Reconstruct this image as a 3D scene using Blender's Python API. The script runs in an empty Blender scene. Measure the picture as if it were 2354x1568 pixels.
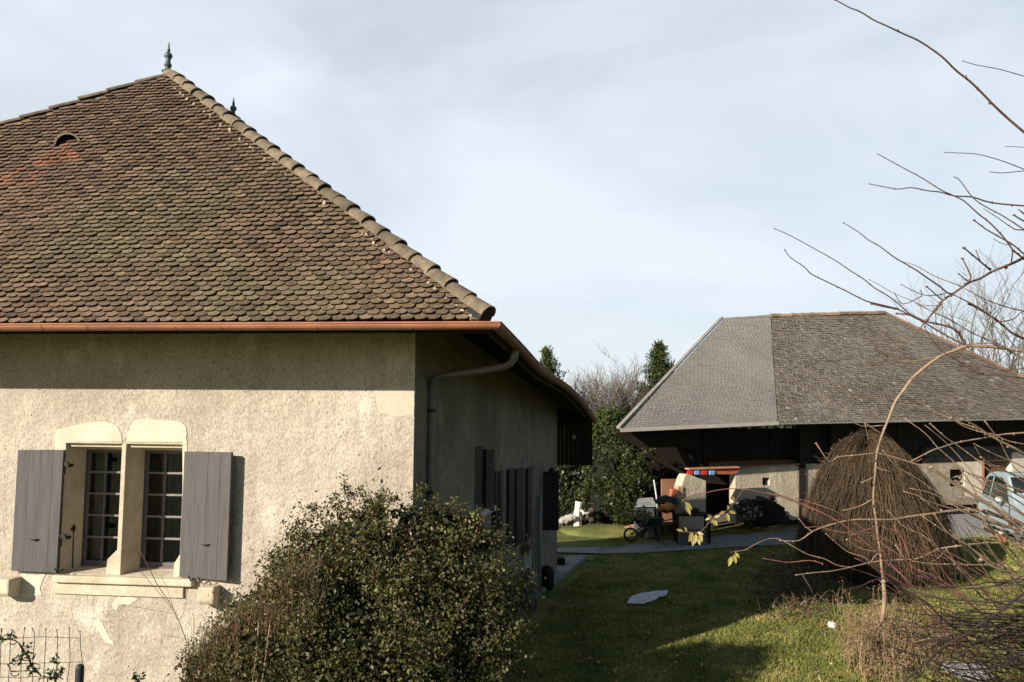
import bpy, math, random
import numpy as np
from mathutils import Vector, noise

S = bpy.context.scene
C = S.collection
R = math.radians
rnd = random.Random(7)
rng = np.random.default_rng(7)

# ---------------- camera ----------------
EYE = Vector((0, 0, 3.7))
PITCH, ROLL, FPX, CX, CY = R(4.64), 0.007, 1800.0, 1176.5, 784.0
_f = Vector((0, math.cos(PITCH), math.sin(PITCH)))
_r0 = Vector((1, 0, 0)); _u0 = Vector((0, -math.sin(PITCH), math.cos(PITCH)))
_R = math.cos(ROLL) * _r0 + math.sin(ROLL) * _u0
_U = -math.sin(ROLL) * _r0 + math.cos(ROLL) * _u0
cam_d = bpy.data.cameras.new('camera'); cam = bpy.data.objects.new('camera', cam_d); C.objects.link(cam)
from mathutils import Matrix
_M = Matrix((( _R.x, _U.x, -_f.x, EYE.x), (_R.y, _U.y, -_f.y, EYE.y), (_R.z, _U.z, -_f.z, EYE.z), (0, 0, 0, 1)))
cam.matrix_world = _M
cam_d.sensor_width = 36.0; cam_d.lens = 36.0 * FPX / 2353.0
cam_d.clip_start = 0.05; cam_d.clip_end = 2000
S.camera = cam

# ---------------- sky, sun, exposure ----------------
SUN_EL, SUN_AZ = 23.5, 48.0     # the sun stands behind the camera, to its left
W = bpy.data.worlds.new("World"); S.world = W; W.use_nodes = True
wn, wl = W.node_tree.nodes, W.node_tree.links
wn.clear()
wout = wn.new('ShaderNodeOutputWorld'); wbg = wn.new('ShaderNodeBackground')
sky = wn.new('ShaderNodeTexSky'); sky.sky_type = 'NISHITA'; sky.sun_disc = False
sky.sun_elevation = R(SUN_EL); sky.sun_rotation = R(180 + SUN_AZ)
sky.air_density = 1.0; sky.dust_density = 0.6; sky.ozone_density = 1.5
tc = wn.new('ShaderNodeTexCoord'); mp = wn.new('ShaderNodeMapping')
mp.inputs['Scale'].default_value = (1.1, 1.1, 2.6); mp.inputs['Rotation'].default_value = (0.1, 0.35, 0.5)
wl.new(tc.outputs['Generated'], mp.inputs['Vector'])
nz = wn.new('ShaderNodeTexNoise'); nz.inputs['Scale'].default_value = 1.7; nz.inputs['Detail'].default_value = 5; nz.inputs['Roughness'].default_value = 0.52
nz.inputs['Distortion'].default_value = 0.35
wl.new(mp.outputs['Vector'], nz.inputs['Vector'])
cr = wn.new('ShaderNodeValToRGB'); cr.color_ramp.elements[0].position = 0.34; cr.color_ramp.elements[1].position = 0.66
cr.color_ramp.elements[0].color = (0.60, 0.60, 0.60, 1); cr.color_ramp.elements[1].color = (0.94, 0.94, 0.94, 1)
wl.new(nz.outputs['Fac'], cr.inputs['Fac'])
# veil of cloud, cut back overhead and behind the camera to deepen shade
sep = wn.new('ShaderNodeSeparateXYZ'); wl.new(tc.outputs['Generated'], sep.inputs['Vector'])
mr = wn.new('ShaderNodeMapRange'); mr.inputs['From Min'].default_value = 0.50; mr.inputs['From Max'].default_value = 0.85
mr.inputs['To Min'].default_value = 1.0; mr.inputs['To Max'].default_value = 0.12
wl.new(sep.outputs['Z'], mr.inputs['Value'])
mul = wn.new('ShaderNodeMath'); mul.operation = 'MULTIPLY'
my = wn.new('ShaderNodeMapRange'); my.inputs['From Min'].default_value = -0.25; my.inputs['From Max'].default_value = 0.35; my.inputs['To Min'].default_value = 0.10; my.inputs['To Max'].default_value = 1.0
wl.new(sep.outputs['Y'], my.inputs['Value'])
mm2 = wn.new('ShaderNodeMath'); mm2.operation = 'MULTIPLY'; wl.new(my.outputs['Result'], mm2.inputs[0]); wl.new(mr.outputs['Result'], mm2.inputs[1])
wl.new(cr.outputs['Color'], mul.inputs[0]); wl.new(mm2.outputs[0], mul.inputs[1])
mix = wn.new('ShaderNodeMixRGB'); mix.inputs['Color2'].default_value = (10.1, 10.95, 11.9, 1)
wl.new(mul.outputs[0], mix.inputs['Fac']); wl.new(sky.outputs['Color'], mix.inputs['Color1'])
wl.new(mix.outputs['Color'], wbg.inputs['Color']); wbg.inputs['Strength'].default_value = 0.052
wl.new(wbg.outputs['Background'], wout.inputs['Surface'])

sun_d = bpy.data.lights.new('sun', 'SUN'); sun_d.energy = 5.0; sun_d.angle = R(0.5); sun_d.color = (1.0, 0.90, 0.77)
sun = bpy.data.objects.new('sun', sun_d); C.objects.link(sun)
LDIR = Vector((math.sin(R(SUN_AZ)) * math.cos(R(SUN_EL)), math.cos(R(SUN_AZ)) * math.cos(R(SUN_EL)), -math.sin(R(SUN_EL))))
sun.rotation_euler = LDIR.to_track_quat('-Z', 'Y').to_euler()
sun.location = (-20, -20, 20)
S.view_settings.view_transform = 'Standard'; S.view_settings.look = 'None'
S.view_settings.exposure = 0.75; S.view_settings.gamma = 1.0

# ---------------- pixel -> world ----------------
def ray(px, py):
    return _f + (px - CX) / FPX * _R - (py - CY) / FPX * _U
def at(px, py, Y):
    d = ray(px, py); return EYE + d * (Y / d.y)
def onplane(px, py, p0, n):
    d = ray(px, py); return EYE + d * ((p0 - EYE).dot(n) / d.dot(n))
def ground(px, py, z=0.0):
    return onplane(px, py, Vector((0, 0, z)), Vector((0, 0, 1)))

# ---------------- mesh helpers ----------------
class MB:
    def __init__(s): s.v = []; s.f = []
    def add(s, vs, fs):
        o = len(s.v); s.v += [tuple(p) for p in vs]; s.f += [tuple(i + o for i in f) for f in fs]
    def box(s, o, ax, ay, az):
        "o corner, three edge vectors"
        o, ax, ay, az = map(Vector, (o, ax, ay, az))
        P = [o, o + ax, o + ax + ay, o + ay, o + az, o + ax + az, o + ax + ay + az, o + ay + az]
        F = [(0, 3, 2, 1), (4, 5, 6, 7), (0, 1, 5, 4), (1, 2, 6, 5), (2, 3, 7, 6), (3, 0, 4, 7)]
        if ax.cross(ay).dot(az) < 0: F = [tuple(reversed(f)) for f in F]
        s.add(P, F)
    def prism(s, pts, ext):
        n = len(pts); pts = [Vector(p) for p in pts]; ext = Vector(ext)
        s.add(pts + [p + ext for p in pts], [tuple(reversed(range(n))), tuple(range(n, 2 * n))] + [(i, (i + 1) % n, n + (i + 1) % n, n + i) for i in range(n)])
    def tube(s, pts, rad, n=6, cap=True):
        pts = [Vector(p) for p in pts]; m = len(pts)
        if not hasattr(rad, '__len__'): rad = [rad] * m
        t0 = (pts[1] - pts[0]).normalized()
        a = t0.orthogonal().normalized(); V = []
        for i, p in enumerate(pts):
            t = (pts[min(i + 1, m - 1)] - pts[max(i - 1, 0)])
            t = t.normalized() if t.length > 1e-9 else t0
            a = (a - t * a.dot(t))
            a = a.normalized() if a.length > 1e-6 else t.orthogonal().normalized()
            b = t.cross(a)
            for k in range(n):
                w = 2 * math.pi * k / n
                V.append(p + (a * math.cos(w) + b * math.sin(w)) * rad[i])
        F = []
        for i in range(m - 1):
            for k in range(n):
                F.append((i * n + k, i * n + (k + 1) % n, (i + 1) * n + (k + 1) % n, (i + 1) * n + k))
        if cap: F += [tuple(reversed(range(n))), tuple(range((m - 1) * n, m * n))]
        s.add(V, F)
    def lathe(s, base, prof, n=16, up=Vector((0, 0, 1))):
        up = Vector(up).normalized(); a = up.orthogonal().normalized(); b = up.cross(a); V = []; F = []
        for r, h in prof:
            for k in range(n):
                w = 2 * math.pi * k / n; V.append(Vector(base) + up * h + (a * math.cos(w) + b * math.sin(w)) * r)
        for i in range(len(prof) - 1):
            for k in range(n): F.append((i * n + k, i * n + (k + 1) % n, (i + 1) * n + (k + 1) % n, (i + 1) * n + k))
        F += [tuple(reversed(range(n))), tuple(range((len(prof) - 1) * n, len(prof) * n))]
        s.add(V, F)
    def blob(s, c, r, n=10, m=7, amp=0.15, sc=1.0, seed=0, sq=(1, 1, 1)):
        c = Vector(c); V = []; F = []
        for i in range(m + 1):
            th = math.pi * i / m
            for k in range(n):
                w = 2 * math.pi * k / n
                d = Vector((math.sin(th) * math.cos(w), math.sin(th) * math.sin(w), math.cos(th)))
                q = 1 + amp * noise.noise(d * sc * 1.7 + Vector((seed * 3.1, seed, 0))) * 2
                V.append(c + Vector((d.x * sq[0], d.y * sq[1], d.z * sq[2])) * r * q)
        for i in range(m):
            for k in range(n): F.append((i * n + k, (i + 1) * n + k, (i + 1) * n + (k + 1) % n, i * n + (k + 1) % n))
        s.add(V, F)
    def build(s, name, m=None, parent=None, smooth=False, bevel=0.0):
        me = bpy.data.meshes.new(name); me.from_pydata(s.v, [], s.f); me.update()
        o = bpy.data.objects.new(name, me); C.objects.link(o)
        if m: me.materials.append(m)
        if smooth: me.polygons.foreach_set('use_smooth', [True] * len(me.polygons))
        if bevel:
            b = o.modifiers.new('bevel', 'BEVEL'); b.width = bevel; b.segments = 2; b.limit_method = 'ANGLE'
        if parent: par(o, parent)
        return o
def par(o, p):
    o.parent = p
    o.matrix_parent_inverse = world_inv(p)
def world_inv(p):
    m = Matrix.Translation(p.location)
    q = p.parent
    if q is not None: m = world_inv(q).inverted() @ p.matrix_parent_inverse @ m
    return m.inverted()
def build_np(name, V, F, m, parent=None):
    me = bpy.data.meshes.new(name); V = np.ascontiguousarray(V, dtype=np.float32); F = np.ascontiguousarray(F, dtype=np.int32)
    k = F.shape[1]
    me.vertices.add(len(V)); me.vertices.foreach_set('co', V.ravel())
    me.loops.add(F.size); me.loops.foreach_set('vertex_index', F.ravel())
    me.polygons.add(len(F)); me.polygons.foreach_set('loop_start', np.arange(0, F.size, k, dtype=np.int32))
    me.update(calc_edges=True); me.validate()
    o = bpy.data.objects.new(name, me); C.objects.link(o)
    if m: me.materials.append(m)
    if parent: par(o, parent)
    return o
def tag(o, label=None, cat=None, group=None, kind=None):
    if label: o['label'] = label
    if cat: o['category'] = cat
    if group: o['group'] = group
    if kind: o['kind'] = kind
    return o
def thing(name, loc, label, cat, group=None):
    o = bpy.data.objects.new(name, None); C.objects.link(o); o.location = loc
    o.empty_display_size = 0.2
    return tag(o, label, cat, group)
def smooth_path(pts, k=4):
    P = [Vector(p) for p in pts]; P = [P[0] * 2 - P[1]] + P + [P[-1] * 2 - P[-2]]; out = []
    for i in range(1, len(P) - 2):
        for j in range(k):
            t = j / k; a, b, c, d = P[i - 1], P[i], P[i + 1], P[i + 2]
            out.append(0.5 * ((2 * b) + (c - a) * t + (2 * a - 5 * b + 4 * c - d) * t * t + (3 * b - a - 3 * c + d) * t ** 3))
    out.append(P[-2]); return out

# ---------------- materials ----------------
def mat(name, col, rough=0.8, var=0.0, scale=5.0, col2=None, bump=0.0, bscale=40.0, island=0.0, metal=0.0, spec=0.3, coords='Object', stretch=None, detail=6, cols=None, trans=0.0):
    m = bpy.data.materials.new(name); m.use_nodes = True
    n, l = m.node_tree.nodes, m.node_tree.links
    b = n['Principled BSDF']; b.inputs['Roughness'].default_value = rough; b.inputs['Metallic'].default_value = metal
    b.inputs['Specular IOR Level'].default_value = spec
    col = tuple(col) + (1,); c2 = tuple(col2) + (1,) if col2 else tuple(c * (1 - var) for c in col[:3]) + (1,)
    tcn = n.new('ShaderNodeTexCoord'); mpn = n.new('ShaderNodeMapping'); l.new(tcn.outputs[coords], mpn.inputs['Vector'])
    if stretch: mpn.inputs['Scale'].default_value = stretch
    cur = None
    if var or col2 or cols:
        t = n.new('ShaderNodeTexNoise'); t.inputs['Scale'].default_value = scale; t.inputs['Detail'].default_value = detail; t.inputs['Roughness'].default_value = 0.62
        l.new(mpn.outputs['Vector'], t.inputs['Vector'])
        r = n.new('ShaderNodeValToRGB'); r.color_ramp.elements[0].position = 0.34; r.color_ramp.elements[1].position = 0.66
        r.color_ramp.elements[0].color = c2; r.color_ramp.elements[1].color = col
        if cols:
            for pos, cc in cols: e = r.color_ramp.elements.new(pos); e.color = tuple(cc) + (1,)
        l.new(t.outputs['Fac'], r.inputs['Fac']); cur = r.outputs['Color']
    if island:
        g = n.new('ShaderNodeNewGeometry'); h = n.new('ShaderNodeHueSaturation')
        mr_ = n.new('ShaderNodeMapRange'); mr_.inputs['To Min'].default_value = 1 - island; mr_.inputs['To Max'].default_value = 1 + island
        l.new(g.outputs['Random Per Island'], mr_.inputs['Value']); l.new(mr_.outputs['Result'], h.inputs['Value'])
        if cur: l.new(cur, h.inputs['Color'])
        else: h.inputs['Color'].default_value = col
        cur = h.outputs['Color']
    if cur: l.new(cur, b.inputs['Base Color'])
    else: b.inputs['Base Color'].default_value = col
    if bump:
        t = n.new('ShaderNodeTexNoise'); t.inputs['Scale'].default_value = bscale; t.inputs['Detail'].default_value = 4
        l.new(mpn.outputs['Vector'], t.inputs['Vector'])
        bp = n.new('ShaderNodeBump'); bp.inputs['Strength'].default_value = 1.0; bp.inputs['Distance'].default_value = bump
        l.new(t.outputs['Fac'], bp.inputs['Height']); l.new(bp.outputs['Normal'], b.inputs['Normal'])
    if trans:
        td = n.new('ShaderNodeBsdfTranslucent'); ms = n.new('ShaderNodeMixShader'); ms.inputs['Fac'].default_value = trans
        if cur: l.new(cur, td.inputs['Color'])
        else: td.inputs['Color'].default_value = col
        l.new(b.outputs[0], ms.inputs[1]); l.new(td.outputs[0], ms.inputs[2]); l.new(ms.outputs[0], n['Material Output'].inputs['Surface'])
    return m

def stucco(name, base, dirt, pale):
    "lime render: grain, pits, broad stains and pale repairs"
    m = bpy.data.materials.new(name); m.use_nodes = True; n, l = m.node_tree.nodes, m.node_tree.links
    b = n['Principled BSDF']; b.inputs['Roughness'].default_value = 0.95; b.inputs['Specular IOR Level'].default_value = 0.1
    tcn = n.new('ShaderNodeTexCoord')
    def nt(s, d=6, st=None, ro=0.6):
        t = n.new('ShaderNodeTexNoise'); t.inputs['Scale'].default_value = s; t.inputs['Detail'].default_value = d; t.inputs['Roughness'].default_value = ro
        mpn = n.new('ShaderNodeMapping'); l.new(tcn.outputs['Object'], mpn.inputs['Vector'])
        if st: mpn.inputs['Scale'].default_value = st
        l.new(mpn.outputs['Vector'], t.inputs['Vector']); return t
    def ramp(src, p0, p1, c0, c1):
        r = n.new('ShaderNodeValToRGB'); r.color_ramp.elements[0].position = p0; r.color_ramp.elements[1].position = p1
        r.color_ramp.elements[0].color = tuple(c0) + (1,); r.color_ramp.elements[1].color = tuple(c1) + (1,); l.new(src, r.inputs['Fac']); return r
    big = nt(0.8, 7); r1 = ramp(big.outputs['Fac'], 0.36, 0.64, dirt, base)
    blot = nt(2.1, 8, (1, 1, 0.7)); r2 = ramp(blot.outputs['Fac'], 0.56, 0.68, (0, 0, 0), (1, 1, 1))
    mx = n.new('ShaderNodeMixRGB'); mx.inputs['Color2'].default_value = tuple(pale) + (1,)
    sc = n.new('ShaderNodeMath'); sc.operation = 'MULTIPLY'; sc.inputs[1].default_value = 0.75
    l.new(r2.outputs['Color'], sc.inputs[0]); l.new(sc.outputs[0], mx.inputs['Fac']); l.new(r1.outputs['Color'], mx.inputs['Color1'])
    grain = nt(48, 4, (1, 1, 0.6)); r3 = ramp(grain.outputs['Fac'], 0.30, 0.58, (0.66, 0.65, 0.63), (1.06, 1.06, 1.06))
    mm = n.new('ShaderNodeMixRGB'); mm.blend_type = 'MULTIPLY'; mm.inputs['Fac'].default_value = 1
    l.new(mx.outputs['Color'], mm.inputs['Color1']); l.new(r3.outputs['Color'], mm.inputs['Color2'])
    strk = nt(5.5, 5, (1, 1, 0.06)); rs_ = ramp(strk.outputs['Fac'], 0.36, 0.62, (0.88, 0.87, 0.86), (1.03, 1.03, 1.03))
    ms_ = n.new('ShaderNodeMixRGB'); ms_.blend_type = 'MULTIPLY'; ms_.inputs['Fac'].default_value = 0.8; l.new(mm.outputs['Color'], ms_.inputs['Color1']); l.new(rs_.outputs['Color'], ms_.inputs['Color2']); mm = ms_
    # pits: sparse dark holes
    vo = n.new('ShaderNodeTexVoronoi'); vo.inputs['Scale'].default_value = 16; vo.inputs['Randomness'].default_value = 1
    mpv = n.new('ShaderNodeMapping'); mpv.inputs['Scale'].default_value = (1, 1, 0.6); mpv.inputs['Rotation'].default_value = (0, 0.35, 0)
    l.new(tcn.outputs['Object'], mpv.inputs['Vector']); l.new(mpv.outputs['Vector'], vo.inputs['Vector'])
    pit = ramp(vo.outputs['Distance'], 0.05, 0.17, (0.30, 0.26, 0.2), (1, 1, 1))
    sel = nt(3.2, 3); rs = ramp(sel.outputs['Fac'], 0.42, 0.6, (0.15, 0.15, 0.15), (1, 1, 1))
    mp2 = n.new('ShaderNodeMixRGB'); mp2.blend_type = 'MULTIPLY'; l.new(rs.outputs['Color'], mp2.inputs['Fac'])
    l.new(mm.outputs['Color'], mp2.inputs['Color1']); l.new(pit.outputs['Color'], mp2.inputs['Color2'])
    l.new(mp2.outputs['Color'], b.inputs['Base Color'])
    add = n.new('ShaderNodeMath'); add.operation = 'ADD'
    pm = n.new('ShaderNodeMath'); pm.operation = 'MULTIPLY'; l.new(pit.outputs['Color'], pm.inputs[0]); l.new(rs.outputs['Color'], pm.inputs[1])
    l.new(pm.outputs[0], add.inputs[0]); l.new(grain.outputs['Fac'], add.inputs[1])
    bp = n.new('ShaderNodeBump'); bp.inputs['Distance'].default_value = 0.011; bp.inputs['Strength'].default_value = 0.9
    l.new(add.outputs[0], bp.inputs['Height']); l.new(bp.outputs['Normal'], b.inputs['Normal'])
    return m

M = {}
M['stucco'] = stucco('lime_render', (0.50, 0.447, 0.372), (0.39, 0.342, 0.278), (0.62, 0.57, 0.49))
M['stucco_side'] = stucco('side_render', (0.215, 0.20, 0.155), (0.145, 0.135, 0.105), (0.26, 0.245, 0.195))  # darker copy of the front render; side-wall shade put into its colour
M['stone'] = mat('limestone', (0.58, 0.515, 0.40), 0.9, scale=4, col2=(0.42, 0.355, 0.26), bump=0.008, bscale=24, detail=9)
M['plaster'] = mat('pale_plaster', (0.62, 0.55, 0.445), 0.92, scale=3, col2=(0.52, 0.455, 0.355), bump=0.005, bscale=30, detail=9)
M['shutter'] = mat('grey_painted_wood', (0.100, 0.095, 0.094), 0.7, scale=3.0, col2=(0.070, 0.066, 0.065), bump=0.002, bscale=60, stretch=(6, 6, 0.6))
M['dark_shutter'] = mat('dark_painted_wood', (0.008, 0.008, 0.011), 0.6, var=0.4, scale=6)
M['grey_wood'] = mat('weathered_grey_wood', (0.14, 0.125, 0.10), 0.85, var=0.5, scale=5, stretch=(8, 8, 1), bump=0.004)
M['dark_wood'] = mat('dark_old_wood', (0.022, 0.015, 0.010), 0.9, var=0.55, scale=5, stretch=(6, 6, 1), bump=0.004)
M['brown_wood'] = mat('brown_wood', (0.20, 0.10, 0.055), 0.85, var=0.5, scale=6, stretch=(6, 6, 1), bump=0.004)
M['red_wood'] = mat('red_painted_wood', (0.42, 0.13, 0.06), 0.7, var=0.4, scale=4, stretch=(1, 1, 6))
M['frame'] = mat('window_frame_paint', (0.16, 0.14, 0.15), 0.55, var=0.3, scale=10)
M['bar'] = mat('glazing_bar', (0.23, 0.205, 0.205), 0.5, var=0.25, scale=12)
M['iron'] = mat('rusty_iron', (0.03, 0.022, 0.018), 0.7, var=0.5, scale=20)
M['curtain'] = mat('cream_curtain', (0.55, 0.48, 0.36), 0.9, var=0.15, scale=4, stretch=(12, 12, 1))
M['curtain_blue'] = mat('blue_grey_curtain', (0.10, 0.12, 0.16), 0.9, var=0.3, scale=4, stretch=(12, 12, 1))
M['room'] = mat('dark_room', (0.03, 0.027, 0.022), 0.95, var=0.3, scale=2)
M['copper'] = mat('copper_gutter', (0.40, 0.165, 0.085), 0.5, scale=2.2, col2=(0.27, 0.11, 0.06), bump=0.001, bscale=20, spec=0.5, stretch=(1, 1, 4), detail=8)
M['zinc'] = mat('dark_zinc', (0.13, 0.12, 0.11), 0.55, var=0.35, scale=6, spec=0.5)
M['verdigris'] = mat('weathered_zinc', (0.085, 0.13, 0.13), 0.5, scale=8, col2=(0.03, 0.05, 0.05), spec=0.5, metal=0.3)
M['deck'] = mat('roof_boards', (0.035, 0.024, 0.016), 0.95, var=0.5, scale=5, bump=0.003)
M['ridge'] = mat('ridge_tile', (0.19, 0.15, 0.105), 0.9, scale=5, col2=(0.085, 0.068, 0.05), bump=0.015, bscale=14, island=0.25, detail=9, cols=[(0.52, (0.145, 0.115, 0.08))])
M['mortar'] = mat('lime_mortar', (0.45, 0.36, 0.28), 0.95, var=0.35, scale=12, bump=0.01)
def tile_mat(name, a, b_, moss, isl=0.35, red=None, spk=(0.55, 1.33)):
    m = bpy.data.materials.new(name); m.use_nodes = True; n, l = m.node_tree.nodes, m.node_tree.links
    b = n['Principled BSDF']; b.inputs['Roughness'].default_value = 0.9; b.inputs['Specular IOR Level'].default_value = 0.15
    tcn = n.new('ShaderNodeTexCoord'); g = n.new('ShaderNodeNewGeometry')
    r = n.new('ShaderNodeValToRGB'); r.color_ramp.elements[0].color = tuple(b_) + (1,); r.color_ramp.elements[1].color = tuple(a) + (1,)
    e = r.color_ramp.elements.new(0.5); e.color = tuple((x + y) / 2 for x, y in zip(a, b_)) + (1,)
    if red: e = r.color_ramp.elements.new(0.985); e.color = tuple(a) + (1,); e = r.color_ramp.elements.new(0.988); e.color = tuple(red) + (1,)
    l.new(g.outputs['Random Per Island'], r.inputs['Fac'])
    t = n.new('ShaderNodeTexNoise'); t.inputs['Scale'].default_value = 0.42; t.inputs['Detail'].default_value = 7; t.inputs['Roughness'].default_value = 0.65
    l.new(tcn.outputs['Object'], t.inputs['Vector'])
    r2 = n.new('ShaderNodeValToRGB'); r2.color_ramp.elements[0].position = 0.44; r2.color_ramp.elements[1].position = 0.62; l.new(t.outputs['Fac'], r2.inputs['Fac'])
    mx = n.new('ShaderNodeMixRGB'); mx.inputs['Color2'].default_value = tuple(moss) + (1,)
    k = n.new('ShaderNodeMath'); k.operation = 'MULTIPLY'; k.inputs[1].default_value = 0.8; l.new(r2.outputs['Color'], k.inputs[0]); l.new(k.outputs[0], mx.inputs['Fac'])
    l.new(r.outputs['Color'], mx.inputs['Color1'])
    t3 = n.new('ShaderNodeTexNoise'); t3.inputs['Scale'].default_value = 22; t3.inputs['Detail'].default_value = 5; l.new(tcn.outputs['Object'], t3.inputs['Vector'])
    r3 = n.new('ShaderNodeValToRGB'); r3.color_ramp.elements[0].position = 0.3; r3.color_ramp.elements[1].position = 0.7
    r3.color_ramp.elements[0].color = (spk[0],) * 3 + (1,); r3.color_ramp.elements[1].color = (spk[1],) * 3 + (1,); l.new(t3.outputs['Fac'], r3.inputs['Fac'])
    mm = n.new('ShaderNodeMixRGB'); mm.blend_type = 'MULTIPLY'; mm.inputs['Fac'].default_value = 1; l.new(mx.outputs['Color'], mm.inputs['Color1']); l.new(r3.outputs['Color'], mm.inputs['Color2'])
    h = n.new('ShaderNodeHueSaturation'); q = n.new('ShaderNodeMath'); q.operation = 'FRACT'; q2 = n.new('ShaderNodeMath'); q2.operation = 'MULTIPLY'; q2.inputs[1].default_value = 37.7
    l.new(g.outputs['Random Per Island'], q2.inputs[0]); l.new(q2.outputs[0], q.inputs[0])
    mr_ = n.new('ShaderNodeMapRange'); mr_.inputs['To Min'].default_value = 1 - isl; mr_.inputs['To Max'].default_value = 1 + isl; l.new(q.outputs[0], mr_.inputs['Value']); l.new(mr_.outputs['Result'], h.inputs['Value'])
    l.new(mm.outputs['Color'], h.inputs['Color']); l.new(h.outputs['Color'], b.inputs['Base Color'])
    bp = n.new('ShaderNodeBump'); bp.inputs['Distance'].default_value = 0.006; l.new(t3.outputs['Fac'], bp.inputs['Height']); l.new(bp.outputs['Normal'], b.inputs['Normal'])
    return m
M['tile'] = tile_mat('clay_scale_tile', (0.172, 0.113, 0.076), (0.098, 0.069, 0.049), (0.128, 0.108, 0.064), 0.26)
M['tile_red'] = tile_mat('new_red_tile', (0.22, 0.105, 0.07), (0.17, 0.09, 0.06), (0.18, 0.12, 0.08), 0.2)
M['tile_edge'] = mat('shade_tile_edge', (0.035, 0.028, 0.018), 0.95, scale=14, col2=(0.015, 0.012, 0.008))  # shadow lines of the courses put into the dark colour of weathered edges
def foliage(name, a, b_, isl=0.5, rough=0.45, spec=0.5, trans=0.25, sc=1.6, mid=None):
    return mat(name, a, rough, scale=sc, col2=b_, island=isl, spec=spec, trans=trans, detail=3, cols=[(0.5, mid)] if mid else None)
def glass_mat():
    m = bpy.data.materials.new('window_glass'); m.use_nodes = True; n, l = m.node_tree.nodes, m.node_tree.links
    n.remove(n['Principled BSDF']); g = n.new('ShaderNodeBsdfGlossy'); g.inputs['Roughness'].default_value = 0.03
    t = n.new('ShaderNodeBsdfTransparent'); t.inputs['Color'].default_value = (0.75, 0.78, 0.78, 1); ms = n.new('ShaderNodeMixShader'); fr = n.new('ShaderNodeFresnel'); fr.inputs['IOR'].default_value = 1.45
    l.new(fr.outputs[0], ms.inputs['Fac']); l.new(t.outputs[0], ms.inputs[1]); l.new(g.outputs[0], ms.inputs[2]); l.new(ms.outputs[0], n['Material Output'].inputs['Surface'])
    return m
M['glass'] = glass_mat()
# =====================================================  FARMHOUSE
K = at(951, 1000, 9.3); K.z = 0                       # near corner of the walls, on the ground
u = Vector((1, -0.107, 0)).normalized()               # to the right along the front wall
n_ = Vector((-0.107, -1, 0)).normalized()             # out of the front wall
Zv = Vector((0, 0, 1))
v = Vector((2.25, 8.7, 0)).normalized()               # away along the side wall
m_ = Vector((8.7, -2.25, 0)).normalized()             # out of the side wall
def Fw(s, o, z): return K + u * s + n_ * o + Zv * z
def Gw(t, o, z): return K + v * t + m_ * o + Zv * z
def fsz(px, py, o=0.0):
    p = onplane(px, py, K + n_ * o, n_); d = p - K - n_ * o
    return d.dot(u), p.z
def gtz(px, py, o=0.0):
    p = onplane(px, py, K + m_ * o, m_); d = p - K - m_ * o
    return d.dot(v), p.z

house = thing('farmhouse', (K.x, K.y, 0), 'low cream rendered farmhouse with steep brown scale tiled hip roof filling the left half', 'house')

# --- roof geometry
Ce = at(1128, 737, 8.2)                               # front right eave corner
A = at(385, 174, 11.8)                                # apex, front end of the ridge
B = at(535, 283, 12.55)                                # back end of the ridge
nr = u.cross(A - Ce).normalized()
if nr.z < 0: nr = -nr
wup = (nr.cross(u)); wup = wup if wup.z > 0 else -wup; wup.normalize()
Le = Ce - u * 11.0
Lh = onplane(-300, 383, Ce, nr)                        # on the left hip line
eave_q = [(1128, 737, 8.2), (1186, 795, 9.64), (1236, 846, 11.2), (1296, 886, 13.9), (1334, 925, 16.3), (1361, 965, 18.5)]
eave = [at(*q) for q in eave_q]
eave_s = smooth_path(eave, 3)
back = at(1290, 965, 18.9); back.z = eave[-1].z + 0.1
DT = 0.05
dk = MB()
dk.add([Le - Zv * DT, Ce - Zv * DT, A - Zv * DT, Lh - Zv * DT], [(0, 1, 2, 3)])
E = [p - Zv * DT for p in eave_s]
Rg = [A.lerp(B, i / (len(E) - 1)) - Zv * DT for i in range(len(E))]
dk.add(E + Rg, [(i, i + 1, len(E) + i + 1, len(E) + i) for i in range(len(E) - 1)])
bl = Vector((-10.5, 13.8, back.z))
dk.add([E[-1], back - Zv * DT, B - Zv * DT], [(0, 1, 2)])
dk.add([back - Zv * DT, bl, B - Zv * DT], [(0, 1, 2)])
dk.add([A - Zv * DT, B - Zv * DT, bl, Lh - Zv * DT, Le - Zv * DT], [(0, 1, 2), (0, 2, 3), (3, 2, 4)])
deck_o = dk.build('roof_deck', M['deck'], house)
sol = deck_o.modifiers.new('sol', 'SOLIDIFY'); sol.thickness = 0.06; sol.offset = -1

# --- scale tiles of the front slope, one mesh
def tile_shape(hw, ln, th):
    pts = [(-hw, ln), (-hw, 0.34 * ln), (-hw * 0.86, 0.15 * ln), (-hw * 0.5, 0.03 * ln), (0, 0), (hw * 0.5, 0.03 * ln), (hw * 0.86, 0.15 * ln), (hw, 0.34 * ln), (hw, ln)]
    return pts
LH = (Lh - A).normalized(); HC = (Ce - A).normalized()
in_r = (nr.cross(HC)); in_r = in_r if in_r.dot(Lh - A) > 0 else -in_r
in_l = (nr.cross(LH)); in_l = in_l if in_l.dot(Ce - A) > 0 else -in_l
TW, EX, TL = 0.150, 0.078, 0.175
tl, tr = MB(), MB()
smax = (A - Ce).dot(wup)
vent_p = onplane(157, 338, Ce, nr)
redc = [onplane(150, 352, Ce, nr), onplane(105, 375, Ce, nr), onplane(60, 400, Ce, nr)]
nrow = int(smax / EX) + 1
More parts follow.
